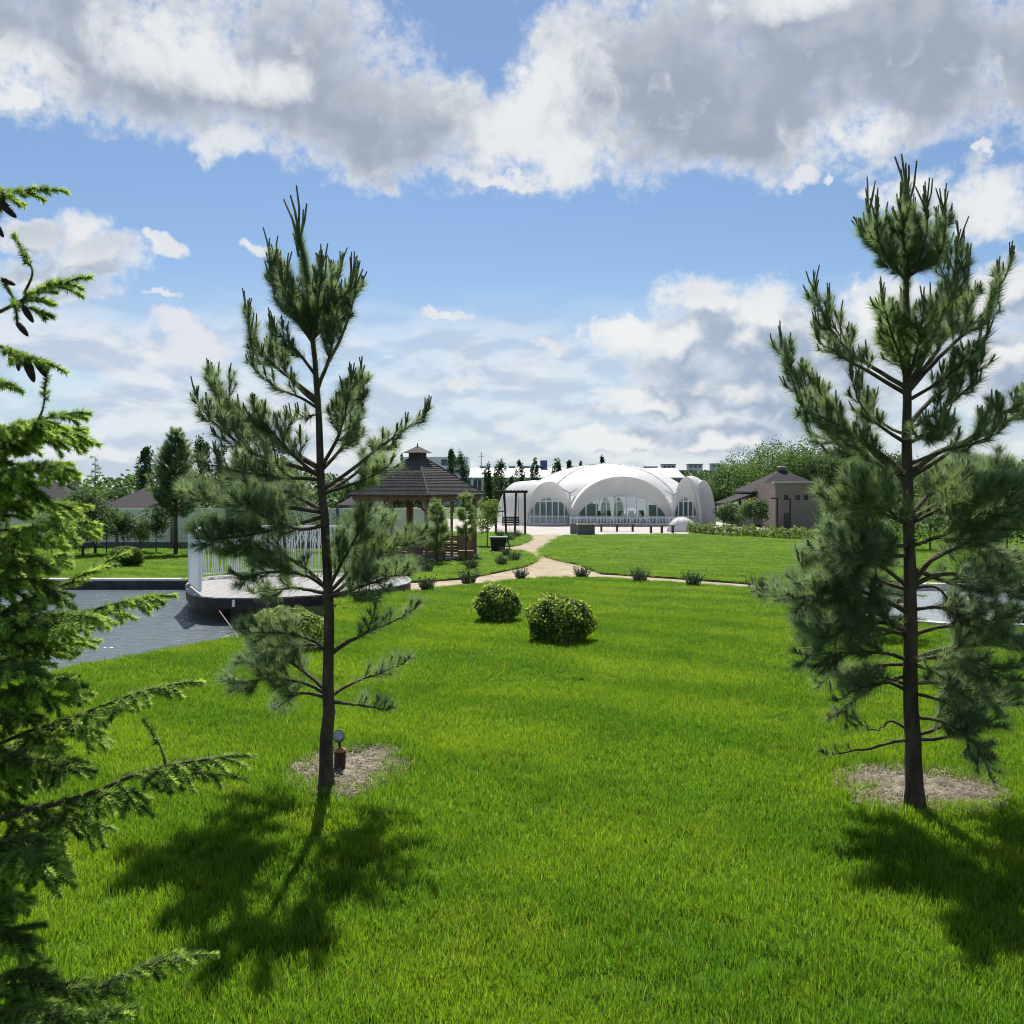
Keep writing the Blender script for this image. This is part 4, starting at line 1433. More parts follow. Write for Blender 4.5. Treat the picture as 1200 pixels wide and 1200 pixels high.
    # the side turned away from the path and the crown above
    for i in range(14):
        z = 0.35 + 2.7 * i / 14
        a = random.uniform(1.7, 5.4)
        Lb = 1.15 * (1 - z / 3.7) + 0.15
        s0 = Vector((tx, ty, loc.z + z))
        d = Vector((math.cos(a), math.sin(a), 0))
        spruce_branch(root, [s0, s0 + d * Lb * 0.5 + Vector((0, 0, 0.02)), s0 + d * Lb + Vector((0, 0, -0.06))], side=0.13, start=0.35)


spruce()


# ================================================================== leafy plants
def stems(fz, base, tops, r0, mi):
    for t in tops:
        fz.stick(base, t, r0, r0 * 0.35, mi)


def shell_points(n, rx, ry, rz, lump=0.18, hollow=0.55, floor=-1.0, seed=0):
    """points in the outer part of a lumpy ellipsoid"""
    r_ = np.random.default_rng(seed)
    d = r_.normal(size=(n * 2, 3))
    d /= np.linalg.norm(d, axis=1)[:, None]
    d = d[d[:, 2] > floor][:n]
    rad = hollow + (1 - hollow) * r_.random(len(d)) ** 0.6
    ph = r_.random(6) * 6.28
    rad *= 1 + lump * (np.sin(d[:, 0] * 4 + ph[0]) * np.sin(d[:, 1] * 4 + ph[1]) + 0.6 * np.sin(d[:, 2] * 6 + ph[2] + d[:, 0] * 5))
    return d * rad[:, None] * [rx, ry, rz], d


def round_bush(base, w, h, n, leaf, label, mats, tipfrac=0.35, seed=1, cat='bush', group=None, name='round_bush', depth=1.0):
    root = thing(name, base, label, cat, group)
    p, d = shell_points(n, w / 2, w / 2 * depth, h * 0.56, 0.10, 0.60, -0.75, seed)
    top = p[:, 2] / (h * 0.56)
    out = np.linalg.norm(p / [w / 2, w / 2 * depth, h * 0.56], axis=1)
    c = p + np.array(base) + [0, 0, h * 0.46]
    c[:, 2] = np.maximum(c[:, 2], base.z + 0.01)
    fz = Fuzz()
    r_ = np.random.default_rng(seed + 50)
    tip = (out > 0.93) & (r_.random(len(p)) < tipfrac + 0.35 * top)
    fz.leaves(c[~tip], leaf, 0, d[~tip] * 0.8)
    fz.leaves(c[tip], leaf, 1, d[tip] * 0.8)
    fz.build('foliage', mats, root)
    mb = MB()
    for i in range(7):
        a = i * 0.9
        mb.tube([base + Vector((0.02 * math.cos(a), 0.02 * math.sin(a), -0.02)), base + Vector((w * 0.30 * math.cos(a), w * 0.30 * math.sin(a), h * 0.7))], [0.009, 0.004], 5)
    mb.build('stem', [M_TWIG], root)
    return root


b1, b2 = G(583, 728), G(656, 752)
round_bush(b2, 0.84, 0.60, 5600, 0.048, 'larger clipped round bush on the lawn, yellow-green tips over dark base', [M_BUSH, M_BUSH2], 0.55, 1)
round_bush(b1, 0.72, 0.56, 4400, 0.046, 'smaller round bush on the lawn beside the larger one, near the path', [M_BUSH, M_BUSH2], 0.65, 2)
b3 = G(148, 664)
round_bush(b3, 1.05, 0.62, 9000, 0.055, 'flattened dense green bush on the lawn beyond the pond', [M_BUSH, M_LEAFL], 0.12, 3)
b4 = Vector((P(335, 745, 11.2).x, 11.2, hz(11.2)))
round_bush(b4, 1.0, 0.52, 2300, 0.06, 'loose lime green shrub at the pond bank behind the slender pine', [M_LEAFL, M_LEAFP], 0.5, 4, depth=0.7)
b5 = Vector((P(272, 742, 11.4).x, 11.4, hz(11.4)))


def clump(base, w, h, n, label, group, seed, m=None, cat='plant', name='path_plant'):
    r_ = np.random.default_rng(seed)
    fz = Fuzz()
    a, rr = r_.random(n) * 6.283, np.sqrt(r_.random(n))
    p0 = np.stack([np.cos(a) * rr * w * 0.28, np.sin(a) * rr * w * 0.28, np.zeros(n)], 1) + np.array(base)
    d = np.stack([np.cos(a) * rr * 0.55, np.sin(a) * rr * 0.55, np.ones(n)], 1) + r_.normal(size=(n, 3)) * 0.12
    L = h * (0.55 + 0.5 * r_.random(n))
    tip = p0 + d * L[:, None]
    sd = np.stack([np.cos(a + 1.5), np.sin(a + 1.5), np.zeros(n)], 1) * 0.010
    fz.tris(p0 - sd, p0 + sd, tip, 0)
    # leaves along the stems
    t = r_.random((n, 5, 1))
    c = (p0[:, None] + (tip - p0)[:, None] * t).reshape(-1, 3)
    fz.leaves(c, 0.045 * (0.6 + 0.7 * r_.random(len(c))), 0)
    me = np_mesh(name, np.concatenate(fz.V) - np.array(base), np.concatenate(fz.F), np.concatenate(fz.M), [m or M_LAV])
    me.location = base
    return tag(me, label, cat, group)


labs = ['%s low dark grey-green clump on the lawn edge of the sandy path' % w for w in ('deck-side', 'denser')] + ['thin spiky clump on the lawn edge below the narrow left arm of the path', 'spiky clump on the lawn edge facing the path fork', 'upright dark clump on the lawn edge right of the path fork', 'rounded dark clump on the lawn edge before the smooth lawn', 'large dark clump touching the left boughs of the fuller pine', 'outermost dark clump half hidden by the fuller pine']
labs[0], labs[1] = 'low dark clump on the lawn edge closest to the deck', 'dense dark clump on the lawn edge above the smaller round bush'
for i, (px, py, w, h) in enumerate([(500, 692, .42, .30), (549, 684, .50, .36), (610, 679, .42, .28), (682, 677, .48, .30), (750, 682, .46, .36),
                                    (812, 687, .46, .34), (892, 697, .60, .42), (918, 704, .5, .4)]):
    clump(G(px, py), w, h, 110, labs[i], 'clumps planted along the near edge of the path', 30 + i)
lab = 'small green clump on the grass island before the gazebo'
for i, (px, py, w, h) in enumerate([(500, 670, .55, .42), (552, 667, .5, .34), (588, 662, .5, .32), (603, 657, .55, .36), (593, 651, .4, .36)]):
    clump(G(px, py), w, h, 110, lab, 'clumps on the gazebo island', 40 + i)
lab = 'green clump at the foot of the wooden swing'
for i, (px, py, w, h) in enumerate([(586, 629, .8, .5), (598, 633, .9, .5), (606, 629, .8, .55), (590, 637, .7, .35)]):
    clump(G(px, py), w, h, 90, lab, 'clumps below the swing', 50 + i)
clump(G(426, 706), 0.5, 0.34, 140, 'dark leafy clump on the lawn beside the deck edge', None, 60)
round_bush(G(477, 666), 1.15, 0.42, 1500, 0.06, 'low dark shrub on the lawn between gazebo and deck', [M_LEAFD, M_LEAFD], 0.0, 8)

# a slim stick leaning over the pond
mb = MB()
a, b = P(279, 748, 11.2), P(257, 716, 11.9)
mb.tube([a, (a + b) / 2 + Vector((0, 0, 0.01)), b], [0.009, 0.008, 0.006], 6)
single('garden_stake', mb, [M_WOODL], a, 'thin pale stick leaning out over the pond from the bank', 'stake')


def leaf_tree(base, height, crown_w, crown_lo, n, leaf, m, label, cat='tree', group=None, name='leafy_tree', clumps=26, seed=1, trunk_r=0.12, shape='round',
              trunks=1, mats2=None, mix=0.3, lean=0.0):
    """tapered trunk with limbs and a crown of leaves gathered in uneven clumps"""
    r_ = np.random.default_rng(seed)
    root = thing(name, base, label, cat, group)
    b = np.array(base)
    ch = height - crown_lo
    cen = b + [lean * height, 0, crown_lo + ch * 0.5]
    if shape == 'column':
        tz = r_.random(clumps) * 2 - 1
        rr = np.sqrt(np.clip(1 - np.abs(tz) ** 2.4, 0, 1)) * (0.30 + 0.35 * r_.random(clumps))
        aa = r_.random(clumps) * 6.283
        cc = np.stack([np.cos(aa) * rr * crown_w / 2 + lean * height * tz * 0.5, np.sin(aa) * rr * crown_w / 2, tz * ch * 0.46], 1)
        cr = crown_w * 0.26 * (0.6 + 0.7 * r_.random(clumps)) * np.clip(1.25 - 0.7 * np.maximum(tz, 0), 0.35, 1.2)
        asp = np.array([1, 1, 2.2])
    else:
        d = r_.normal(size=(clumps, 3))
        d /= np.linalg.norm(d, axis=1)[:, None]
        rad = 0.38 + 0.42 * r_.random(clumps)
        cc = d * rad[:, None] * [crown_w / 2, crown_w / 2, ch / 2]
        cr = min(crown_w, ch) * 0.23 * (0.65 + 0.7 * r_.random(clumps))
        asp = np.array([1, 1, 0.8])
    fz = Fuzz()
    k = max(6, n // clumps)
    for i in range(clumps):
        p, dd = shell_points(k, 1, 1, 1, 0.2, 0.35, -1, seed * 100 + i)
        c = cen + cc[i] + p * cr[i] * asp
        mi = 1 if (mats2 is not None and r_.random() < mix) else 0
        fz.leaves(c, leaf * (0.6 + 0.8 * r_.random(len(c))), mi, dd * 0.5)
    fz.build('crown', [m] + ([mats2] if mats2 is not None else []), root)
    mb = MB()
    for j in range(trunks):
        o = Vector((0.15 * j - 0.075 * (trunks - 1), 0.05 * j, 0))
        top = Vector(cen) + o * 3 + Vector((0, 0, ch * 0.25))
        mb.tube([Vector(base) + o + Vector((0, 0, -0.05)), Vector(base).lerp(top, 0.45) + o, top], [trunk_r, trunk_r * 0.7, trunk_r * 0.15], 8)
    tr = mb.build('trunk', [M_TWIG], root, smooth=True)
    for i in range(min(9, clumps)):
        s0 = Vector(base).lerp(Vector(cen), 0.55 + 0.4 * r_.random())
        e0 = Vector(cen + cc[i])
        MB().tube([s0, s0.lerp(e0, 0.5) + Vector((0, 0, 0.06 * height * 0.2)), e0], [trunk_r * 0.45, trunk_r * 0.3, trunk_r * 0.1], 5).build('limb', [M_TWIG], tr)
    return root


def far_conifer(base, height, width, lo, label, seed, m=M_NEEDLE, m2=M_NEEDLE2, whorls=11, per=6, nl=0.13, dens=150, droop=0.25, cat='pine', name='pine_tree', trunk_r=0.06, power=0.8, nw=0.010, group=None):
    """whorls of upswept or drooping branches with coarse needles, for trees further off"""
    global rng
    rng = np.random.default_rng(seed)
    random.seed(seed)
    root = thing(name, base, label, cat, group)
    mb = MB()
    b = np.array(base)
    mb.tube([b + [0, 0, -0.05], b + [0, 0, height * 0.5], b + [0, 0, height * 0.97]], [trunk_r, trunk_r * 0.6, trunk_r * 0.12], 8)
    tr = mb.build('trunk', [M_BARK], root, smooth=True)
    fz = Fuzz()
    for w in range(whorls):
        t = (w + 0.5) / whorls
        z = lo + (height - lo) * t
        Lb = width / 2 * (1 - t) ** power + 0.03 * height
        if t < 0.12:
            Lb *= 0.7
        for k in range(per):
            a = 6.283 * k / per + random.random() * 0.9
            d = np.array([math.cos(a), math.sin(a), 0])
            L = Lb * random.uniform(0.65, 1.15)
            s0 = b + [0, 0, z + random.uniform(-.6, .6) * (height - lo) / whorls]
            pts = smooth_path([s0, s0 + d * L * 0.5 + [0, 0, -droop * L * 0.3], s0 + d * L * (1 + min(droop, 0) * 0.3) + [0, 0, -droop * L * 0.9 if droop < 0 else -droop * L * 0.3]], 6)
            fz.stick(pts[0], pts[-1], trunk_r * 0.22, 0.004, 2)
            mi = 1 if random.random() < 0.35 else 0
            fz.needles(pts, int(dens * L), nl, 0.85, nw, mi, t0=0.2)
            for j in range(5):
                p = pts[1 + j % 4 + (1 if j == 4 else 0)]
                dd = unit(d + rng.normal(size=3) * 0.55 + [0, 0, 0.35 - droop])
                q = np.array([p, p + dd * L * 0.35])
                fz.needles(q, int(dens * L * 0.4), nl, 0.8, nw, mi)
    top = np.array([b + [0, 0, height * 0.80], b + [0, 0, height]])
    fz.needles(top, int(dens * height * 0.2), nl * 0.8, 0.6, nw, 0)
    fz.build('crown', [m, m2, M_TWIG], root)
    return root


# young pine behind the full pine, and the ones beside the gazebo
g = G(1022, 747)
far_conifer(g, 1.65, 1.5, 0.25, 'young pine standing on the lawn just behind the fuller pine', 61, whorls=9, per=6, nl=0.085, dens=420, nw=0.004, trunk_r=0.045, droop=0.0)
g = Vector(((512 - 600) / F * 30.4, 30.4, hz(30.4)))
far_conifer(g, 2.0, 1.25, 0.35, 'bushy young pine growing at the gazebo front steps', 62, m=M_NEEDLE2, whorls=8, per=6, nl=0.15, dens=300, nw=0.008, droop=-0.6, power=0.7, trunk_r=0.05)
g = Vector(((546 - 600) / F * 30.9, 30.9, hz(30.9)))
far_conifer(g, 2.3, 0.95, 0.7, 'young pine before the corner post of the gazebo, taller than its neighbour', 63, m=M_NEEDLE2, whorls=7, per=5, nl=0.15, dens=300, nw=0.008, droop=-0.6, power=0.55, trunk_r=0.035)

# trees on the lawn beyond the pond
g = G(206, 650)
far_conifer(g, 4.75, 2.5, 1.3, 'tall pine with a bare lower trunk on the lawn beyond the pond', 64, whorls=20, per=7, nl=0.14, dens=260, nw=0.011, droop=-0.7, power=0.75, trunk_r=0.09)
g = G(97, 652)
leaf_tree(g, 2.6, 2.3, 0.4, 9000, 0.09, M_LEAFD, 'dense dark lower tree beyond the pond under a sparse spire', 'tree', seed=65, trunk_r=0.06, clumps=34, mats2=M_LEAF, mix=0.25)
far_conifer(g + Vector((-0.25, 1.6, 0)), 3.75, 1.5, 0.5, 'thin spruce whose sparse spire rises above a dense round tree', 66, m=M_SPRUCE, m2=M_SPRUCE, whorls=8, per=5, nl=0.09, dens=110, droop=0.15, cat='spruce', name='spruce_tree', nw=0.012)
for i, (px, py, h, w, lo, m, lab) in enumerate([
        (125, 650, 1.9, 1.6, 0.5, M_LEAF, 'loose sapling before the pale fence beside the dense dark tree'),
        (145, 649, 1.75, 1.3, 0.5, M_LEAFD, 'thin leaved grey-green sapling before the fence, above the flattened bush'),
        (60, 650, 2.0, 2.4, 0.2, M_LEAF, 'bushy sapling before the fence left of the dense dark tree'),
        (165, 647, 1.6, 1.5, 0.3, M_LEAF, 'low green sapling before the fence under the dark hip roof'),
        (183, 648, 1.9, 1.3, 0.5, M_LEAFD, 'small sapling before the fence beside the tall pine trunk')]):
    leaf_tree(G(px, py), h, w, lo, 2600, 0.075, m, lab, 'sapling', seed=70 + i, trunk_r=0.025, clumps=18, name='sapling')
leaf_tree(G(303, 648), 2.0, 1.9, 0.2, 2600, 0.075, M_LEAFO, 'orange-brown leaved shrub before the pale fence', 'shrub', seed=75, trunk_r=0.03, clumps=24, mats2=M_LEAFL, mix=0.35, name='shrub')
leaf_tree(G(240, 648), 2.0, 2.2, 0.1, 2600, 0.075, M_LEAFL, 'lime green shrub before the fence beside the tall pine', 'shrub', seed=76, trunk_r=0.03, clumps=22, mats2=M_LEAF, mix=0.4, name='shrub')
leaf_tree(G(352, 647), 2.1, 2.6, 0.1, 3000, 0.075, M_LEAFD, 'dark green shrub before the fence next to the orange one', 'shrub', seed=77, trunk_r=0.03, clumps=24, mats2=M_LEAF, mix=0.3, name='shrub')
leaf_tree(G(410, 646), 1.7, 2.6, 0.1, 2400, 0.075, M_LEAF, 'mid green shrub before the fence, left of the gazebo posts', 'shrub', seed=78, trunk_r=0.03, clumps=22, name='shrub')
leaf_tree(G(571, 640), 2.5, 1.3, 0.2, 2600, 0.085, M_LEAFL, 'light green shrub behind the right corner of the gazebo', 'shrub', seed=79, trunk_r=0.03, clumps=22, mats2=M_LEAF, mix=0.4, name='shrub')

# dark poplars and leafy trees beyond the fence on the left
for i, (px, top, y, w, m, lab) in enumerate([
        (170, 518, 70, 1.5, M_LEAFD, 'dark narrow poplar just left of the tall pine crown beyond the pond'),
        (236, 514, 72, 2.2, M_LEAFD, 'dark poplar beyond the fence, widest of the left ones'),
        (262, 524, 76, 2.0, M_LEAFD, 'dark poplar beyond the fence behind the slender pine branches'),
        (296, 530, 74, 2.2, M_LEAFD, 'lower dark poplar beyond the fence above the orange shrub'),
        (333, 535, 80, 2.4, M_LEAFD, 'dull green poplar beyond the fence left of the slender pine trunk')]):
    base = Vector(((px - 600) / F * y, y, hz(y)))
    leaf_tree(base, EYE + (HOR - top) / F * y - base.z, w, 0.5, 2600, 0.20, m, lab, 'poplar', 'dark poplars beyond the fence', 'poplar_tree', 26, 90 + i, 0.14, 'column')
for i, (px, top, y, w, lab) in enumerate([
        (135, 569, 95, 9, 'rounded tree between the two dark house roofs'),
        (90, 572, 100, 8, 'rounded tree behind the left dark house roof'),
        (400, 566, 85, 8, 'dark rounded tree beyond the fence behind the gazebo'),
        (440, 572, 82, 7, 'mid green tree beyond the fence seen through the gazebo'),
        (330, 566, 90, 9, 'broad dull tree beyond the fence behind the slender pine')]):
    base = Vector(((px - 600) / F * y, y, hz(y)))
    leaf_tree(base, EYE + (HOR - top) / F * y - base.z, w, 0.6, 3000, 0.24, M_LEAFD, lab, 'tree', None, 'leafy_tree', 26, 110 + i, 0.2, mats2=M_LEAF, mix=0.4)

# row of slim poplars before the long white building
POP = ['leaning slim poplar beside the gazebo cupola before the white building', 'low slim poplar over the right slope of the gazebo roof',
       'tallest upright slim poplar before the roof block of the white building', 'strongly leaning slim poplar before the white building',
       'slim poplar under the thin roof mast', 'broader slim poplar above the left end of the tent', 'narrow slim poplar above the wooden swing',
       'slim poplar left of the blue box on the white roof', 'slim poplar right of the blue box on the white roof', 'small poplar top above the left shoulder of the tent dome',
       'second small poplar top above the left shoulder of the tent dome', 'lone poplar tip just above the crown of the tent dome',
       'short broad poplar between gazebo and tent', 'short poplar behind the left tent lobe']
for i, (px, top, w, ln) in enumerate([(478, 531, 1.6, -.06), (493, 545, 1.5, 0), (531, 527, 1.7, -.02), (550, 530, 2.0, -.10), (571, 543, 1.9, 0), (589, 541, 2.2, -.03), (609, 538, 1.5, 0),
                                      (627, 538, 1.8, 0.0), (650, 537, 1.9, .03), (667, 540, 1.7, 0), (680, 540, 1.5, 0), (706, 536, 1.5, 0), (580, 556, 2.6, 0), (600, 560, 2.2, 0)]):
    y = 118 + (i * 7) % 11
    base = Vector(((px - 600) / F * y, y, hz(y)))
    leaf_tree(base, EYE + (HOR - top) / F * y - base.z, w, 0.4, 1700, 0.24, M_LEAFD,
              POP[i], 'poplar', 'row of slim poplars', 'poplar_tree', 22, 130 + i, 0.13, 'column', lean=ln)

# big trees on the right
for i, (px, top, y, w, m, lab) in enumerate([
        (868, 540, 112, 9, M_LEAF, 'big rounded green tree behind the left slope of the grey roof'),
        (905, 517, 104, 13, M_LEAF, 'tallest big green tree rising behind the grey roof'),
        (955, 512, 100, 12, M_LEAF, 'big green tree behind the brown brick building'),
        (1005, 520, 98, 11, M_LEAF, 'big green tree behind the fuller pine, left of its trunk'),
        (1060, 530, 92, 11, M_LEAFD, 'big dark tree directly behind the trunk of the fuller pine'),
        (1115, 535, 86, 11, M_LEAF, 'big tree behind the right boughs of the fuller pine'),
        (1165, 538, 80, 10, M_LEAFD, 'big dark tree at the far right edge behind the white blossom'),
        (1225, 535, 78, 11, M_LEAF, 'outermost big tree of the right hand grove'),
        (838, 556, 120, 7, M_LEAFD, 'dark small tree behind the right end of the white tent'),
        (812, 560, 125, 6, M_LEAFD, 'dark low tree behind the tent below the hillside houses')]):
    base = Vector(((px - 600) / F * y, y, hz(y)))
    leaf_tree(base, EYE + (HOR - top) / F * y - base.z, w, 0.8, 17000, 0.21, m, lab, 'tree', None, 'leafy_tree', 46, 160 + i, 0.25, mats2=M_LEAFD if m is M_LEAF else M_LEAF, mix=0.3)
for i, (px, py, h, w, m, lab) in enumerate([
        (985, 640, 2.6, 3.2, M_LEAFD, 'dark shrub at the far lawn edge right of the brick building'),
        (1035, 642, 2.7, 3.4, M_LEAF, 'green shrub at the far lawn edge behind the trunk of the fuller pine'),
        (1090, 645, 2.5, 3.0, M_LEAF, 'green shrub left of the white blossoming bush'),
        (1180, 648, 2.6, 3.0, M_LEAFD, 'dark shrub right of the white blossoming bush'),
        (1225, 650, 2.6, 3.2, M_LEAF, 'green shrub at the right end of the lawn border')]):
    leaf_tree(G(px, py), h, w, 0.1, 2600, 0.11, m, lab, 'shrub', seed=190 + i, trunk_r=0.04, clumps=26, mats2=M_LEAFL, mix=0.15, name='shrub')
leaf_tree(G(1138, 650), 1.7, 2.0, 0.1, 1900, 0.085, M_FLOWER, 'bush covered with white blossom behind the fuller pine', 'bush', seed=196, trunk_r=0.03, clumps=24, mats2=M_LEAF, mix=0.4, name='blossom_bush')
for i, (px, py, h, w, lo, lab) in enumerate([(857, 621, 1.9, 2.6, 0.3, 'shrub with reddish twigs between white tent and brick building'),
                                             (884, 622, 2.3, 2.4, 0.5, 'small tree in front of the cream wall below the grey roof')]):
    leaf_tree(G(px, py), h, w, lo, 4500, 0.12, M_LEAFD, lab, 'shrub', seed=200 + i, trunk_r=0.05, clumps=26, mats2=M_LEAFP, mix=0.2, name='shrub')

# variegated hedge along the far lawn edge
hr = thing('hedge', G(880, 629), 'low yellow-green variegated hedge along the far lawn edge', 'hedge')
fz = Fuzz()
n = 9000
t = rng.random(n)
hp = smooth_path([G(806, 624), G(830, 626.5), G(880, 629), (G(940, 632)), G(1000, 635)], 40)
i = np.clip((t * 39).astype(int), 0, 38)
c = hp[i] + (hp[i + 1] - hp[i]) * (t * 39 - i)[:, None]
a = rng.random(n) * math.pi
lump = 1 + 0.25 * np.sin(t * 90) * np.sin(t * 37 + 1)
c = c + np.stack([rng.normal(size=n) * 0.05, np.cos(a) * 0.5, np.sin(a) * 0.62 * lump], 1) * np.stack([np.ones(n), np.ones(n), 0.55 + 0.45 * rng.random(n)], 1)
fz.leaves(c, 0.10, (rng.random(n // 1) < 0.45).astype(int)[:n])
fz.build('foliage', [M_LEAFL, M_LEAFP], hr)
mb = MB()
for q in hp[::3]:
    mb.tube([Vector(q), Vector(q) + Vector((0, 0, 0.45))], [0.02, 0.01], 5)
mb.build('stem', [M_TWIG], hr)


# distant wood closing the horizon: one mass nobody could count
fz = Fuzz()
r_ = np.random.default_rng(77)
k = 26000
x = r_.uniform(-330, 330, k)
yb = 330 + 60 * np.sin(x * 0.011) + r_.uniform(-14, 14, k)
hh = 6.5 + 2.2 * np.sin(x * 0.06) + 1.6 * np.sin(x * 0.17 + 1) + 1.2 * np.sin(x * 0.41)
fz.leaves(np.stack([x, yb, -1.6 + hh * r_.random(k) ** 0.75], 1), 1.5, (r_.random(k) < 0.3).astype(int))
tag(fz.build('distant_wood', [M_LEAFD, M_LEAF]), 'distant band of trees closing the horizon', 'wood', kind='stuff')
M_CURTAIN = mat('grey_blue_curtain', (0.50, 0.56, 0.63), 0.8, vary=0.12, trans=0.3)


# ================================================================== deck over the pond
def clip_x(poly, x0, x1):
    """part of a convex-ish polygon between two x values"""
    def cut(pl, xv, keep_gt):
        out = []
        for i in range(len(pl)):
            a, b = pl[i], pl[(i + 1) % len(pl)]
            ia, ib = (a[0] >= xv) == keep_gt, (b[0] >= xv) == keep_gt
            if ia:
                out.append(a)
            if ia != ib:
                t = (xv - a[0]) / (b[0] - a[0])
                out.append((xv, a[1] + t * (b[1] - a[1])))
        return out
    pl = cut(poly, x0, True)
    return cut(pl, x1, False) if len(pl) > 2 else []


def prism(mb, poly, z0, z1, mi=0):
    n = len(poly)
    ar = sum(poly[i][0] * poly[(i + 1) % n][1] - poly[(i + 1) % n][0] * poly[i][1] for i in range(n))
    if ar < 0:
        poly = poly[::-1]
    vs = [(p[0], p[1], z0) for p in poly] + [(p[0], p[1], z1) for p in poly]
    fs = [tuple(range(n - 1, -1, -1)), tuple(range(n, 2 * n))] + [(i, (i + 1) % n, n + (i + 1) % n, n + i) for i in range(n)]
    return mb.add(vs, fs, mi)


cx = sum(p[0] for p in DECK) / len(DECK)
cy = sum(p[1] for p in DECK) / len(DECK)
dk = thing('deck', (cx, cy, DECK_Z - 0.2), 'grey boarded deck with dark edge reaching out over the pond', 'deck')
inner = [(cx + (x - cx) * 0.995, cy + (y - cy) * 0.995) for x, y in DECK]
prism(MB(), inner, DECK_Z - 0.21, DECK_Z - 0.026).build('base', M_FASCIA, dk)
xs = min(p[0] for p in DECK)
xe = max(p[0] for p in DECK)
nb = 36
for i in range(nb):
    pl = clip_x(DECK, xs + (xe - xs) * i / nb + 0.004, xs + (xe - xs) * (i + 1) / nb - 0.004)
    if len(pl) > 2:
        prism(MB(), pl, DECK_Z - 0.025, DECK_Z + random.uniform(-.002, .002)).build('plank', M_DECK, dk)
for px in (250, 330, 390):
    q = atz(px, 704, -0.5)
    MB().box((q.x, q.y + 0.8, -0.95), (0.10, 0.10, 0.7)).build('pile', M_FASCIA, dk)
q = atz(276, 706, -0.52)
MB().box((q.x, atz(276, 700.5, DECK_Z).y - 0.02, -0.52), (0.05, 0.03, 0.13)).build('edge_lamp', M_WHITE, dk)

rl = thing('deck_railing', (DECK0[8][0], DECK0[8][1], DECK_Z), 'white metal deck railing with irregular branching bars', 'railing')
RL = [(DECK0[0][0] + .02, DECK0[0][1] + .35), (DECK0[9][0] + .16, DECK0[9][1] - .05), (DECK0[8][0] + .22, DECK0[8][1] - .22), (DECK0[7][0], DECK0[7][1] - .08), (DECK0[6][0], DECK0[6][1] - .08)]
RT = 1.12
rr = random.Random(5)
for i in range(len(RL) - 1):
    a, b = Vector((*RL[i], DECK_Z)), Vector((*RL[i + 1], DECK_Z))
    L = (b - a).length
    MB().beam(a + Vector((0, 0, RT)), b + Vector((0, 0, RT)), 0.06, 0.045).build('handrail', M_WHITE, rl)
    MB().beam(a + Vector((0, 0, 0.07)), b + Vector((0, 0, 0.07)), 0.03, 0.03).build('bottom_rail', M_WHITE, rl)
    MB().beam(a + Vector((0, 0, 0.09)), a + Vector((0, 0, RT - 0.02)), 0.05).build('post', M_WHITE, rl)
    k = max(3, int(L / 0.055))
    for j in range(k):
        t0 = (j + 0.5) / k
        t1 = min(0.99, max(0.01, t0 + rr.uniform(-0.10, 0.10) / L))
        p, q = a.lerp(b, t0) + Vector((0, 0, 0.07)), a.lerp(b, t1) + Vector((0, 0, RT))
        m = MB()
        m.beam(p, q, 0.020, 0.016)
        c = p.lerp(q, rr.uniform(0.35, 0.7))
        t2 = min(0.99, max(0.01, t0 + rr.choice((-1, 1)) * rr.uniform(0.08, 0.2) / L))
        m.beam(c, a.lerp(b, t2) + Vector((0, 0, RT)), 0.015, 0.013)
        m.build('bar', M_WHITE, rl)
e = Vector((*RL[-1], DECK_Z))
MB().beam(e, e + Vector((0, 0, RT - 0.02)), 0.05).build('post', M_WHITE, rl)


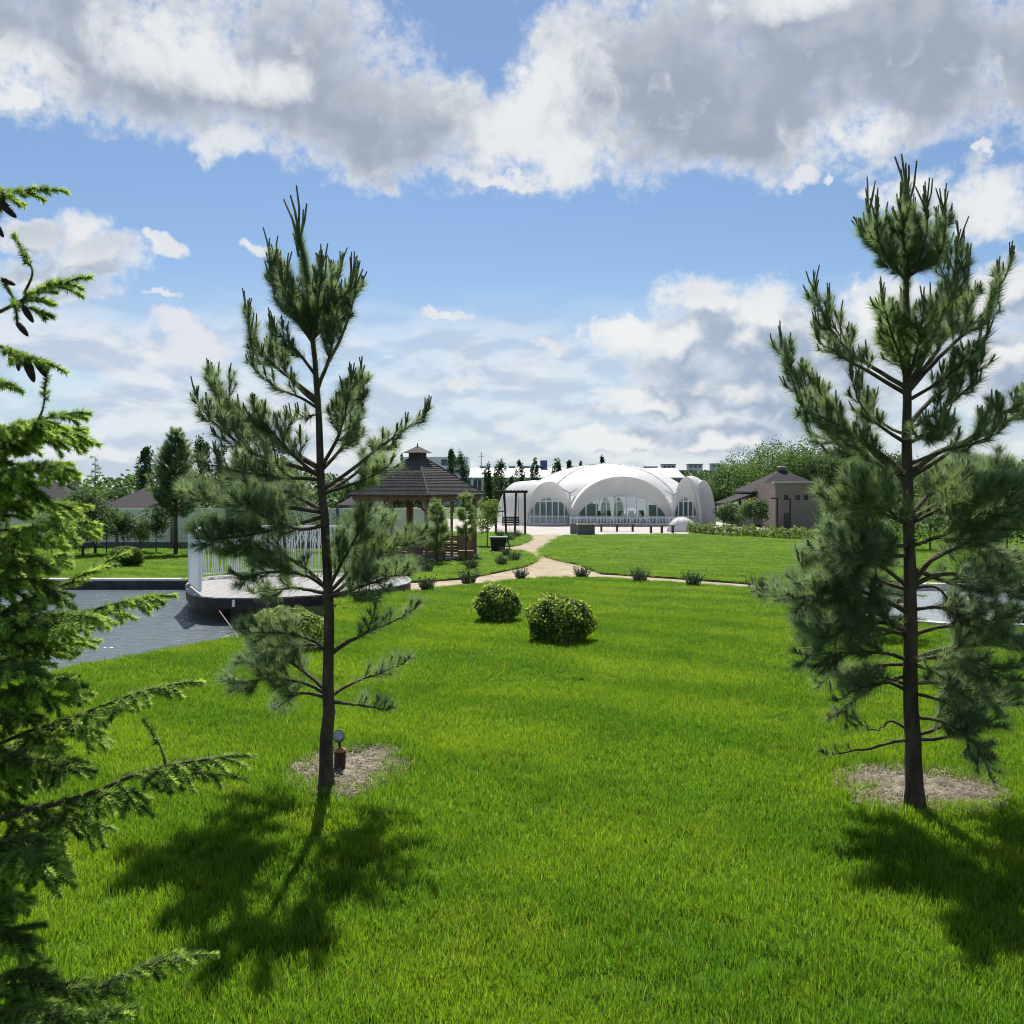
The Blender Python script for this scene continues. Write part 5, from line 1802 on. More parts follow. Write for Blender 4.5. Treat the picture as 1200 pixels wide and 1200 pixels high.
# ================================================================== gazebo
def gazebo():
    c = Vector((-3.42, 34.0, hz(34.0)))
    z0 = c.z
    g = thing('gazebo', c, 'wooden garden gazebo with grey shingled hip roof and small cupola', 'gazebo')
    ang0 = math.atan2(-2.0, 0.50)

    def cr(k, r):
        a = ang0 + k * math.pi / 2
        return Vector((c.x + r * math.cos(a), c.y + r * math.sin(a), 0))
    ze = 1.30                                # underside of the eaves, about eye level
    fl = MB()
    prism(fl, [tuple(cr(k, 2.25)[:2]) for k in range(4)], z0 - 0.05, z0 + 0.10)
    fl.build('floor_slab', M_PLAZA, g)
    for k in range(4):
        p, q = cr(k, 2.12), cr(k + 1, 2.12)
        MB().beam(Vector((p.x, p.y, z0 + 0.08)), Vector((p.x, p.y, ze)), 0.13).build('post', M_WOODL, g)
        for t in (0.04, 0.5, 0.96) if k in (1, 2) else (0.5,):
            m_ = p.lerp(q, t)
            MB().beam(Vector((m_.x, m_.y, z0 + 0.08)), Vector((m_.x, m_.y, ze)), 0.09).build('post', M_WOODL, g)
        a, b = p.lerp(q, 0.015), p.lerp(q, 0.985)
        MB().beam(Vector((a.x, a.y, ze + 0.02)), Vector((b.x, b.y, ze + 0.02)), 0.10, 0.14).build('beam', M_WOOD, g)
        # scalloped valance
        a, b = cr(k, 2.33), cr(k + 1, 2.33)
        d = (b - a).normalized()
        nrm = Vector((d.y, -d.x, 0)) * 0.012
        m = MB()
        n = 72
        L = (b - a).length
        rows = []
        for i in range(n + 1):
            p0 = a.lerp(b, i / n)
            dz = 0.17 + 0.11 * abs(math.sin(math.pi * 8 * i / n))
            rows.append((p0, ze + 0.13, ze + 0.13 - dz - 0.04))
        vs, fs = [], []
        for p0, zt, zb in rows:
            vs += [(p0 + nrm) + Vector((0, 0, zt)), (p0 + nrm) + Vector((0, 0, zb)), (p0 - nrm) + Vector((0, 0, zt)), (p0 - nrm) + Vector((0, 0, zb))]
        for i in range(n):
            o = 4 * i
            fs += [(o, o + 1, o + 5, o + 4), (o + 2, o + 6, o + 7, o + 3), (o + 1, o + 3, o + 7, o + 5)]
        m.add(vs, fs)
        m.build('valance', M_WOOD, g)
        # braces and drape-like corner boards
        for s in (0, 1):
            p0 = p.lerp(q, 0.0 if s == 0 else 1.0)
            p1 = p.lerp(q, 0.20 if s == 0 else 0.80)
            MB().beam(Vector((p0.x, p0.y, ze - 0.55)), Vector((p1.x, p1.y, ze - 0.04)), 0.06).build('brace', M_WOOD, g)
    # roof panels: slightly bell-curved, four slopes
    ztop = 2.66
    prof = [(2.52, ze + 0.08), (1.9, ze + 0.42), (1.2, ze + 0.84), (0.30, ztop)]
    for k in range(4):
        m = MB()
        for i in range(3):
            (r1, h1), (r2, h2) = prof[i], prof[i + 1]
            A, B = cr(k, r1), cr(k + 1, r1)
            C, D = cr(k + 1, r2), cr(k, r2)
            m.add([(A.x, A.y, h1), (B.x, B.y, h1), (C.x, C.y, h2), (D.x, D.y, h2)], [(0, 1, 2, 3)])
            m.add([(A.x, A.y, h1 - .05), (B.x, B.y, h1 - .05), (C.x, C.y, h2 - .05), (D.x, D.y, h2 - .05)], [(3, 2, 1, 0)])
        A, B = cr(k, 2.52), cr(k + 1, 2.52)
        h1 = prof[0][1]
        m.add([(A.x, A.y, h1), (B.x, B.y, h1), (B.x, B.y, h1 - .05), (A.x, A.y, h1 - .05)], [(0, 3, 2, 1)])
        rp = m.build('roof_panel', M_SHINGLE, g)
        # shingle courses standing a little proud
        for j in range(1, 22):
            t = j / 22
            s = t * 3
            i = int(s)
            f = s - i
            r = prof[i][0] * (1 - f) + prof[i + 1][0] * f
            h = prof[i][1] * (1 - f) + prof[i + 1][1] * f
            A, B = cr(k, r + 0.006), cr(k + 1, r + 0.006)
            mm = MB()
            mm.beam((A.x, A.y, h + 0.004), (B.x, B.y, h + 0.004), 0.02, 0.012)
            mm.build('shingle_course', M_SHINGLE, rp)
    for k in range(4):
        A, B = cr(k, 2.50), cr(k, 0.3)
        MB().tube([(A.x, A.y, ze + 0.09), tuple(cr(k, 1.9)[:2]) + (ze + 0.43,), tuple(cr(k, 1.2)[:2]) + (ze + 0.85,), (B.x, B.y, ztop + 0.01)], 0.022, 6).build('hip_ridge', M_SHINGLE, g)
    MB().box((c.x, c.y, ztop + 0.10), (0.46, 0.46, 0.26), ang0 + math.pi / 4).build('cupola_body', M_WOODD, g)
    m = MB()
    for k in range(4):
        A, B = cr(k, 0.56), cr(k + 1, 0.56)
        m.add([(A.x, A.y, ztop + .20), (B.x, B.y, ztop + .20), (c.x, c.y, ztop + .46)], [(0, 1, 2)])
        m.add([(A.x, A.y, ztop + .20), (B.x, B.y, ztop + .20), (c.x, c.y, ztop + .19)], [(2, 1, 0)])
    m.build('cupola_roof', M_SHINGLE, g)
    MB().tube([(c.x, c.y, ztop + .44), (c.x, c.y, ztop + .56)], [0.03, 0.012], 6).build('finial', M_WOODD, g)
    # board sides: two bays beside the open steps, tall ones behind
    for k, (t0, t1, n) in ((0, (0.05, 0.30, 4)), (0, (0.62, 0.97, 9)), (3, (0.05, 0.95, 7)), (1, (0.05, 0.47, 6)), (1, (0.53, 0.95, 6)), (2, (0.05, 0.95, 6))):
        p, q = cr(k, 2.12), cr(k + 1, 2.12)
        a, b = p.lerp(q, t0), p.lerp(q, t1)
        for i in range(n):
            z = z0 + 0.19 + i * 0.105
            MB().beam(Vector((a.x, a.y, z)), Vector((b.x, b.y, z)), 0.030, 0.088).build('side_board', M_WOOD, g)
    # bench seats round the inside
    for k in (1, 2):
        p, q = cr(k, 1.65), cr(k + 1, 1.65)
        MB().beam(Vector((p.x, p.y, z0 + 0.52)), Vector((q.x, q.y, z0 + 0.52)), 0.36, 0.05).build('bench_seat', M_WOODL, g)
    return g


gazebo()
# planter feet on the gazebo front
for i, (px, w) in enumerate(((515, 0.42), (546, 0.5))):
    q = Vector(((px - 600) / F * 31.6, 31.6, hz(31.6)))
    t = thing('flower_box', q, ['low wooden flower box beside the gazebo steps', 'low wooden flower box before the gazebo corner post'][i], 'planter')
    MB().box(q + Vector((0, 0, 0.26)), (w, 0.28, 0.24)).build('box', M_WOOD, t)
    for sx in (-1, 1):
        MB().box(q + Vector((sx * w * 0.36, 0, 0.07)), (0.07, 0.22, 0.14)).build('foot', M_BLACK, t)

# ------------------------------------------------------------------ swing
q = G(600, 625)
y = q.y
s_ = F / y
sw = thing('garden_swing', q, 'dark wooden roofed garden swing on posts before the white tent', 'swing')
xl, xr, zt = -0.98, 0.80, 2.48
rx = q.x
for dx, dx2, dy in ((xl, xl + .02, -.45), (xr, xr - .02, -.45), (xl + .62, xl + .50, .55), (xr - .62, xr - .55, .55)):
    MB().beam((rx + dx, y + dy, q.z), (rx + dx2, y + dy, q.z + zt), 0.13).build('post', M_WOODD, sw)
MB().box((rx + (xl + xr) / 2, y, q.z + zt + 0.07), (xr - xl + 0.3, 1.5, 0.14)).build('roof', M_WOODD, sw)
for i in range(9):
    MB().box((rx + xl - .06 + i * (xr - xl + .12) / 8, y, q.z + zt + 0.155), (0.17, 1.56, 0.025)).build('roof_board', M_WOODD, sw)
MB().beam((rx + xl, y - .45, q.z + 1.35), (rx + xl + .6, y + .5, q.z + 1.35), 0.08).build('rail', M_WOODD, sw)
st = MB().box((rx - 0.08, y, q.z + 0.52), (1.05, 0.5, 0.07)).build('seat', M_WOODD, sw)
for i in range(4):
    MB().box((rx - 0.08, y + 0.25, q.z + 0.66 + i * 0.105), (1.05, 0.04, 0.085)).build('back_slat', M_WOODD, sw)
for sx in (-1, 1):
    MB().box((rx - 0.08 + sx * 0.52, y, q.z + 0.72), (0.06, 0.5, 0.06)).build('armrest', M_WOODD, sw)
    for dy in (-.22, .22):
        MB().tube([(rx - 0.08 + sx * 0.52, y + dy, q.z + 0.52), (rx - 0.08 + sx * 0.45, y + dy * .4, q.z + zt)], 0.015, 5).build('rope', M_BLACK, sw)

# ------------------------------------------------------------------ rubbish bin
q = G(584, 646)
bn = thing('rubbish_bin', q, 'dark square rubbish bin with rim on the grass beside the path fork', 'bin')
m = MB()
w0, w1, hh = 0.26, 0.33, 0.55
vs = [(q.x + sx * w, q.y + sy * w, q.z + z) for w, z in ((w0, 0.02), (w1, hh)) for sx, sy in ((-1, -1), (1, -1), (1, 1), (-1, 1))]
m.add(vs, [(3, 2, 1, 0), (4, 5, 6, 7), (0, 1, 5, 4), (1, 2, 6, 5), (2, 3, 7, 6), (3, 0, 4, 7)])
m.build('body', M_BLACK, bn)
MB().box(q + Vector((0, 0, hh + 0.022)), (0.74, 0.74, 0.045)).build('lid', M_GREY, bn)
MB().beam(q + Vector((0.36, 0, hh)), q + Vector((0.50, -0.1, 0.0)), 0.05).build('strut', M_BLACK, bn)
for sx in (-1, 1):
    MB().box(q + Vector((sx * 0.2, -0.2, 0.0)), (0.06, 0.06, 0.05)).build('foot', M_BLACK, bn)


# ================================================================== white tent
def tent():
    Y = 74.5
    z0 = hz(Y)
    S = Y / F                                  # metres per photograph pixel at the front
    X = lambda px: (px - 600) * S
    t = thing('event_tent', (X(728), Y + 6, z0), 'large white arched event tent with glazed arches', 'tent')

    def arch(cx, hw, h, yy, n=28, pw=1.0, z=z0):
        """half ellipse from left foot to right foot"""
        out = []
        for i in range(n + 1):
            a = math.pi * (1 - i / n)
            out.append(Vector((cx + hw * math.copysign(abs(math.cos(a)) ** pw, math.cos(a)), yy, z + h * abs(math.sin(a)) ** 0.92)))
        return out

    def loft(curves, name, m_=M_TENT, par=t, smooth=True):
        m = MB()
        n = len(curves[0])
        vs = [p for c in curves for p in c]
        fs = []
        for j in range(len(curves) - 1):
            for i in range(n - 1):
                fs.append((j * n + i, j * n + i + 1, (j + 1) * n + i + 1, (j + 1) * n + i))
        m.add(vs, fs)
        return m.build(name, m_, par, smooth=smooth)

    # main dome: eight gently scalloped gores
    Rx, Rz = 112 * S * 1.09, 5.05
    cx, cy = X(722), Y + 7.4
    ng, nr = 64, 14
    m = MB()
    vs, fs = [], []
    for j in range(nr + 1):
        v = j / nr * math.pi / 2
        for i in range(ng):
            u = 2 * math.pi * i / ng
            sc = 1 - 0.022 * abs(math.sin(4 * u)) * math.cos(v)
            vs.append((cx + Rx * math.cos(u) * math.cos(v) * sc, cy + 7.0 * math.sin(u) * math.cos(v) * sc, z0 + Rz * math.sin(v) ** 0.95))
    for j in range(nr):
        for i in range(ng):
            i2 = (i + 1) % ng
            fs.append((j * ng + i, j * ng + i2, (j + 1) * ng + i2, (j + 1) * ng + i))
    # leave the front of the shell open where the glazed arches stand
    keep = []
    for f in fs:
        c = [sum(vs[k][q_] for k in f) / 4 for q_ in range(3)]
        if c[1] < cy - 3.6 and c[2] < z0 + 2.5 and abs(c[0] - cx) < 4.6:
            continue
        keep.append(f)
    m.add(vs, keep)
    dome = m.build('dome', M_TENT, t, smooth=True)
    for i in range(8):
        u = 2 * math.pi * i / 8
        pts = [(cx + (Rx + .02) * math.cos(u) * math.cos(v), cy + 7.02 * math.sin(u) * math.cos(v), z0 + (Rz + .02) * math.sin(v) ** 0.95) for v in np.linspace(0.30, math.pi / 2 - 0.05, 10)]
        MB().tube(pts, 0.035, 5).build('seam', M_SEAM, dome)
    MB().tube([(cx, cy, z0 + Rz - .03), (cx, cy, z0 + Rz + 0.10)], [0.5, 0.35], 16).build('crown_cap', M_TENT, t)

    def bay(pc, hw_px, apex_py, back_dx, back_dy, yf, glass_hw, glass_apex, cols, sill=True, rows=(606, 588)):
        """barrel with a broad white rim, recessed gable and glazing"""
        cxx, hw = X(pc), hw_px * S
        h = (616 - apex_py) * S
        f0 = arch(cxx, hw, h, yf)
        f1 = arch(cxx, hw * 0.985, h * 0.985, yf + 0.02)
        mid = [p + Vector((back_dx * .5, back_dy * .5, 0.10 * h * math.sin(math.pi * i / 28) * .3)) for i, p in enumerate(f0)]
        back = [p + Vector((back_dx, back_dy, 0)) for p in f0]
        loft([f0, mid, back], 'barrel')
        rim_in = arch(cxx, hw - 0.19, h - 0.14, yf + 0.05)
        loft([rim_in, f0], 'arch_rim')
        rec = [p + Vector((0, 0.35, 0)) for p in rim_in]
        loft([rec, rim_in], 'arch_reveal')
        # gable membrane between rim and glazing
        yg = yf + 0.42
        gi = arch(X(pc), glass_hw * S, (616 - glass_apex) * S, yg)
        go = arch(cxx, hw - 0.17, h - 0.12, yg)
        loft([gi, go], 'gable', smooth=False)
        # glazing grid
        ztop = lambda x: (616 - glass_apex) * S * math.sqrt(max(0.0, 1 - ((x - cxx) / (glass_hw * S)) ** 2)) ** 0.92
        gw = glass_hw * S
        xsx = [cxx - gw * 0.985 + 2 * gw * 0.985 * i / cols for i in range(cols + 1)]
        zr = [0.12] + [(616 - r) * S for r in rows]
        fr = 0.045
        for i in range(1, cols):
            zt_ = ztop(xsx[i])
            if zt_ > 0.3:
                MB().box((xsx[i], yg - 0.01, z0 + zt_ / 2), (0.085, 0.10, zt_)).build('mullion', M_FRAME, t)
        for zz in zr:
            w_ = gw * math.sqrt(max(0, 1 - (zz / ((616 - glass_apex) * S)) ** 2.1))
            MB().box((cxx, yg - 0.014, z0 + zz), (2 * w_, 0.07, 0.075)).build('transom', M_FRAME, t)
        MB().tube([p + Vector((0, -0.02, 0)) for p in gi], 0.055, 6).build('glass_frame', M_FRAME, t)
        levels = zr + [99]
        for i in range(cols):
            for j in range(len(levels) - 1):
                a, b = levels[j] + fr, levels[j + 1] - fr
                x0_, x1_ = xsx[i] + fr, xsx[i + 1] - fr
                ts = [x0_ + (x1_ - x0_) * k / 4 for k in range(5)]
                top = [min(b, ztop(x)) for x in ts]
                if max(top) - a < 0.12:
                    continue
                poly = [(x0_, a), (x1_, a)] + [(x, max(a + .005, tt)) for x, tt in zip(ts[::-1], top[::-1])]
                mm = MB()
                n = len(poly)
                mm.add([(x, yg + 0.012, z0 + z) for x, z in poly] + [(x, yg + 0.026, z0 + z) for x, z in poly],
                       [tuple(range(n)), tuple(range(2 * n - 1, n - 1, -1))])
                mm.build('pane', M_GLASS, t)
        if sill:
            MB().box((cxx, yg - 0.02, z0 + 0.045), (2 * gw, 0.16, 0.13)).build('sill', M_FRAME, t)

    bay(729, 61.5, 558.5, 0.0, 4.8, Y, 54.5, 580.5, 9)
    bay(644, 28.5, 564.5, -2.35, 3.8, Y + 0.35, 25.5, 583, 7)
    bay(806, 17.5, 559, 1.55, 4.2, Y + 0.5, 14.5, 583, 5)
    # far right lobe
    c0 = arch(X(831), 15 * S, 53 * S, Y + 2.2)
    loft([c0, [p + Vector((0.4, 3.5, 0)) for p in c0]], 'barrel')
    m = MB()
    n = len(c0)
    m.add([p + Vector((0, 0.05, 0)) for p in c0], [tuple(range(n))])
    m.build('gable', M_TENT, t)
    # gutters: V-shaped links between the arches and their drain posts
    for px, py in ((668, 578), (789, 580)):
        q = Vector((X(px), Y + 0.15, EYE - (py - HOR) * S))
        MB().tube([(q.x, q.y, z0), (q.x, q.y, q.z)], 0.10, 8).build('column', M_TENT, t)
        for s in (-1, 1):
            MB().tube([q, q + Vector((s * 0.55, 0.2, 0.35))], [0.09, 0.05], 6).build('gutter', M_SEAM, t)
    # floor, and white arch panels coloured to stand for daylight in far openings
    MB().box((cx, cy, z0 + 0.03), (Rx * 1.5, 9.6, 0.09)).build('floor', M_PLAZA, t)
    for dx in (-2.4, -1.2, 0.3, 1.5):
        aw = arch(cx + dx, 0.5, 2.1, cy + 4.0, 12)
        m = MB()
        m.add(aw, [tuple(range(len(aw)))])
        m.build('curtain_and_daylight', M_WHITE, t)
    # folded curtains behind the side panes
    for xa, xb, yy, hh in ((X(680), X(702), Y + 0.9, 1.7), (X(762), X(782), Y + 0.9, 1.6), (X(622), X(668), Y + 1.2, 1.9), (X(794), X(818), Y + 1.3, 1.9)):
        k_ = 40
        m = MB()
        vs = []
        for i in range(k_ + 1):
            x_ = xa + (xb - xa) * i / k_
            yw = yy + 0.06 * math.sin(i * 1.3)
            vs += [(x_, yw, z0 + 0.1), (x_, yw, z0 + hh)]
        m.add(vs, [(2 * i, 2 * i + 2, 2 * i + 3, 2 * i + 1) for i in range(k_)])
        m.build('curtain_and_daylight', M_CURTAIN, t, smooth=True)
    return t, X, Y, z0, S


tent_o, TX, TY, TZ, TS = tent()
# tables and chairs inside the tent
for i in range(7):
    x = TX(690) + i * 0.92
    yy = TY + 2.4 + (i % 3) * 0.9
    tb = thing('dining_table', (x, yy, TZ + 0.075), 'dark dining table inside the white tent behind its main glazed arch', 'table', 'tables inside the tent')
    MB().box((x, yy, TZ + 0.80), (0.74, 0.74, 0.05)).build('table_top', M_TABLE, tb)
    for sx in (-1, 1):
        for sy in (-1, 1):
            MB().box((x + sx * .31, yy + sy * .31, TZ + 0.425), (0.06, 0.06, 0.70)).build('leg', M_TABLE, tb)
    cb = thing('dining_chair', (x, yy - 0.62, TZ + 0.075), 'dark chair inside the white tent drawn up to a table', 'chair', 'chairs inside the tent')
    MB().box((x, yy - 0.62, TZ + 0.52), (0.46, 0.44, 0.08)).build('seat', M_CHAIR, cb)
    MB().box((x, yy - 0.85, TZ + 0.83), (0.46, 0.05, 0.54)).build('backrest', M_CHAIR, cb)
    for sx in (-1, 1):
        for sy in (-1, 1):
            MB().box((x + sx * .19, yy - .62 + sy * .18, TZ + 0.278), (0.04, 0.04, 0.40)).build('leg', M_CHAIR, cb)

# white terrace fence before the main arch
tf = thing('terrace_fence', (TX(735), TY - 1.0, hz(TY - 1.0)), 'low white picket fence before the main arch of the tent', 'fence')
x0, x1 = TX(668), TX(797)
zb = hz(TY - 1.0) - 0.05
for zz in (0.22, 0.66):
    MB().box(((x0 + x1) / 2, TY - 1.0, zb + zz), (x1 - x0, 0.05, 0.08)).build('rail', M_WHITE, tf)
n = 34
for i in range(n + 1):
    MB().box((x0 + (x1 - x0) * i / n, TY - 1.05, zb + 0.37), (0.055 if i % 6 else 0.10, 0.05, 0.70 if i % 6 else 0.80)).build('picket', M_WHITE, tf)

# benches on the plaza
for i, (a, b, lab) in enumerate(((702, 744, 'long dark bench on the plaza before the tent, nearer its middle'), (760, 791, 'dark bench on the plaza before the right end of the tent'))):
    yb = 62.0 - i * 2.5
    xa, xb = (a - 600) / F * yb, (b - 600) / F * yb
    zb = hz(yb) - 0.04
    be = thing('bench', ((xa + xb) / 2, yb, zb), lab, 'bench')
    for j in range(4):
        MB().box(((xa + xb) / 2, yb - 0.18 + j * 0.12, zb + 0.46), (xb - xa, 0.10, 0.05)).build('slat', M_WOODD, be)
    for x in (xa + .15, (xa + xb) / 2, xb - .15):
        MB().box((x, yb, zb + 0.215), (0.10, 0.42, 0.43)).build('leg', M_WOODD, be)

# planters beside the path
for i, (px, py, w, h, lab) in enumerate(((676, 625, 0.75, 0.58, 'smaller dark grey planter box at the lawn corner beside the plaza'), (687, 627, 1.0, 0.62, 'larger grey planter box on the lawn corner beside the plaza'))):
    q = G(px, py)
    pl = thing('planter_box', q, lab, 'planter')
    m = MB()
    z = q.z - 0.03
    m.box((q.x, q.y + .3, z + h / 2), (w, 0.7, h))
    m.build('box', M_GREY, pl)
    MB().box((q.x, q.y + .3, z + h + 0.025), (w + 0.08, 0.78, 0.05)).build('rim', M_KERB if i else M_GREY, pl)
    MB().box((q.x, q.y + .3, z + h + 0.056), (w - 0.08, 0.62, 0.012)).build('soil', M_SOIL, pl)

# small white igloo shell beside the hedge
q = G(803, 623)
ig = thing('igloo_shell', q, 'small white rounded shell on the plaza beside the hedge', 'shell')
m = MB()
vs, fs = [], []
for j in range(7):
    v = j / 6 * math.pi / 2
    for i in range(20):
        u = 2 * math.pi * i / 20
        vs.append((q.x + 1.0 * math.cos(u) * math.cos(v), q.y + 1.2 + 0.8 * math.sin(u) * math.cos(v), q.z - .05 + 0.95 * math.sin(v)))
for j in range(6):
    for i in range(20):
        i2 = (i + 1) % 20
        fs.append((j * 20 + i, j * 20 + i2, (j + 1) * 20 + i2, (j + 1) * 20 + i))
m.add(vs, fs)
m.build('cover', M_TENT, ig, smooth=True)
for k in range(4):
    u = k * math.pi / 4 + .2
    MB().tube([(q.x + 1.01 * math.cos(u) * math.cos(v), q.y + 1.2 + 0.81 * math.sin(u) * math.cos(v), q.z - .05 + 0.96 * math.sin(v)) for v in np.linspace(0, math.pi, 15)], 0.015, 5).build('rib', M_SEAM, ig)


# ================================================================== brick building
def brick_building():
    y = 68.0
    S = y / F
    X = lambda px: (px - 600) * S
    z0 = hz(y)
    Z = lambda py: EYE - (py - HOR) * S
    b = thing('brick_building', (X(935), y + 3, z0), 'brown brick garden building with grey hip roof and small square openings', 'building')
    xa, xb, zt = X(908), X(960), Z(566)
    # front wall with three small openings, built as piers and bands
    ho = [(918, 923), (931, 937), (941, 946)]
    zo0, zo1 = Z(586), Z(580)
    MB().box(((xa + xb) / 2, y, (z0 - .1 + zo0) / 2), (xb - xa, 0.3, zo0 - z0 + .1)).build('wall', M_BRICK, b)
    MB().box(((xa + xb) / 2, y, (zo1 + zt) / 2), (xb - xa, 0.3, zt - zo1)).build('wall', M_BRICK, b)
    ed = [908] + [v for h in ho for v in h] + [960]
    for i in range(0, len(ed), 2):
        MB().box(((X(ed[i]) + X(ed[i + 1])) / 2, y, (zo0 + zo1) / 2), (X(ed[i + 1]) - X(ed[i]), 0.3, zo1 - zo0)).build('wall_pier', M_BRICK, b)
    for h in ho:
        MB().box(((X(h[0]) + X(h[1])) / 2, y + 0.10, (zo0 + zo1) / 2), (X(h[1]) - X(h[0]), 0.04, zo1 - zo0)).build('window', M_DARKGLASS, b)
    MB().box(((xa + xb) / 2, y - .02, zt + 0.05), (xb - xa + 0.3, 0.5, 0.12)).build('parapet_cap', M_CREAM, b)
    MB().box((xa + 0.15, y + 2.65, (z0 + zt) / 2), (0.3, 5.0, zt - z0)).build('wall', M_BRICK, b)
    MB().box((X(921), y - 0.18, z0 + 0.55), (0.35, 0.08, 1.1)).build('door', M_DARKGLASS, b)
    # house body with hip roof to the left and behind
    yb = y + 5.5
    S2 = yb / F
    X2 = lambda px: (px - 600) * S2
    Z2 = lambda py: EYE - (py - HOR) * S2
    ze = Z2(576)
    MB().box(((X2(886) + X2(965)) / 2, yb + 2.4, (z0 + ze) / 2), (X2(965) - X2(886), 4.6, ze - z0)).build('house_wall', M_CREAM, b)
    MB().box((X2(890), yb + 0.05, ze - 0.45), (1.2, 0.08, 0.8)).build('window', M_DARKGLASS, b)
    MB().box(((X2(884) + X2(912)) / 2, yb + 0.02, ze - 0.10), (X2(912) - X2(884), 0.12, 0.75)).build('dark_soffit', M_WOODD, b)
    ax, az = X2(926), Z2(549)
    m = MB()
    x0, x1, ya, yz = X2(878), X2(976), yb - 0.8, yb + 5.6
    ap = (ax, yb + 2.4, az)
    co = [(x0, ya, ze), (x1, ya, ze), (x1, yz, ze), (x0, yz, ze)]
    for i in range(4):
        m.add([co[i], co[(i + 1) % 4], ap], [(0, 1, 2)])
    m.add([(p[0], p[1], p[2] - 0.12) for p in co], [(3, 2, 1, 0)])
    for i in range(4):
        p, q = co[i], co[(i + 1) % 4]
        m.add([p, q, (q[0], q[1], q[2] - .12), (p[0], p[1], p[2] - .12)], [(0, 3, 2, 1)])
    r = m.build('roof', M_SLATE, b)
    MB().tube([(ax, yb + 2.4, az - 0.1), (ax, yb + 2.4, az + 0.14), (ax, yb + 2.4, az + .15), (ax, yb + 2.4, az + 0.22)], [0.28, 0.28, 0.42, 0.3], 12).build('roof_vent', M_GREY, r)
    # low side wing roof
    m = MB()
    xw0, xw1 = X2(850), X2(884)
    m.add([(xw0, yb - .3, Z2(590)), (xw1, yb - .3, Z2(577)), (xw1, yb + 4, Z2(577)), (xw0, yb + 4, Z2(590)),
           (xw0, yb - .3, Z2(592)), (xw1, yb - .3, Z2(579)), (xw1, yb + 4, Z2(579)), (xw0, yb + 4, Z2(592))],
          [(0, 1, 2, 3), (7, 6, 5, 4), (0, 4, 5, 1), (3, 2, 6, 7), (0, 3, 7, 4), (1, 5, 6, 2)])
    m.build('wing_roof', M_SLATE, b)
    MB().box(((xw0 + xw1) / 2 + .3, yb + 1.9, (z0 + Z2(592)) / 2), (xw1 - xw0 - .6, 3.6, Z2(592) - z0)).build('wing_wall', M_CREAM, b)


brick_building()
for px, lab in ((911, 'dark lamp post before the left end of the brick wall'), (926, 'dark lamp post before the middle of the brick wall')):
    q = G(px, 622)
    lp = thing('lamp_post', q, lab, 'lamp post')
    top = EYE - (584 - HOR) / F * q.y
    MB().tube([q, Vector((q.x, q.y, top))], [0.07, 0.055], 8).build('pole', M_WOODD, lp)
    MB().tube([q + Vector((0, 0, -.02)), q + Vector((0, 0, 0.12))], [0.13, 0.11], 10).build('base', M_WOODD, lp)
    MB().beam(Vector((q.x - 0.02, q.y, top - 0.03)), Vector((q.x - 0.42, q.y, top + 0.02)), 0.09, 0.09).build('lamp_head', M_WOODD, lp)

# ================================================================== fence and houses on the left
yf = 40.9
fn = thing('garden_fence', (-14, yf, hz(yf)), 'long pale green panel fence behind the far lawn', 'fence')
zf = hz(yf)
x = -34.0
i = 0
while x < -5.0:
    w = 2.4
    MB().box((x + w / 2, yf, zf + 0.10), (w - 0.02, 0.10, 0.30)).build('plinth', M_GREY, fn)
    MB().box((x + w / 2, yf, zf + 0.96), (w - 0.12, 0.06, 1.40)).build('panel', M_FENCE, fn)
    MB().box((x + w / 2, yf, zf + 1.69), (w - 0.02, 0.09, 0.06)).build('cap_rail', M_FENCE, fn)
    MB().box((x, yf - 0.03, zf + 0.85), (0.10, 0.12, 1.76)).build('post', M_GREY, fn)
    x += w
    i += 1


def hip_house(px0, px1, eave_py, ridge_py, y, label, wallm=M_CREAM):
    S = y / F
    X = lambda p: (p - 600) * S
    z0 = hz(y)
    ze, zr = EYE - (eave_py - HOR) * S, EYE - (ridge_py - HOR) * S
    x0, x1 = X(px0), X(px1)
    h = thing('house', ((x0 + x1) / 2, y + 3, z0), label, 'house')
    MB().box(((x0 + x1) / 2, y + 3.5, (z0 + ze) / 2 - .02), (x1 - x0 - 1.0, 6.0, ze - z0 - .02)).build('wall', wallm, h)
    m = MB()
    co = [(x0, y, ze), (x1, y, ze), (x1, y + 7, ze), (x0, y + 7, ze)]
    xm = (x0 + x1) / 2
    ra, rb = (xm - 0.4, y + 3.5, zr), (xm + 0.4, y + 3.5, zr)
    m.add([co[0], co[1], rb, ra], [(0, 1, 2, 3)])
    m.add([co[2], co[3], ra, rb], [(0, 1, 2, 3)])
    m.add([co[1], co[2], rb], [(0, 1, 2)])
    m.add([co[3], co[0], ra], [(0, 1, 2)])
    m.add([(p[0], p[1], p[2] - 0.1) for p in co], [(3, 2, 1, 0)])
    for i in range(4):
        p, q = co[i], co[(i + 1) % 4]
        m.add([p, q, (q[0], q[1], q[2] - .1), (p[0], p[1], p[2] - .1)], [(0, 3, 2, 1)])
    r = m.build('roof', M_SLATE, h)
    MB().box((xm + 0.9, y + 4.2, zr - 0.1), (0.5, 0.5, 0.9)).build('chimney', M_BRICK, r)
    for fx in (0.3, 0.7):
        w = MB().box((x0 + (x1 - x0) * fx, y + 0.46, (z0 + ze) / 2 + .2), (1.0, 0.08, 1.0)).build('window', M_DARKGLASS, h)
        MB().box((x0 + (x1 - x0) * fx, y + 0.40, (z0 + ze) / 2 - .34), (1.15, 0.10, 0.07)).build('sill', M_FRAME, w)
    return h


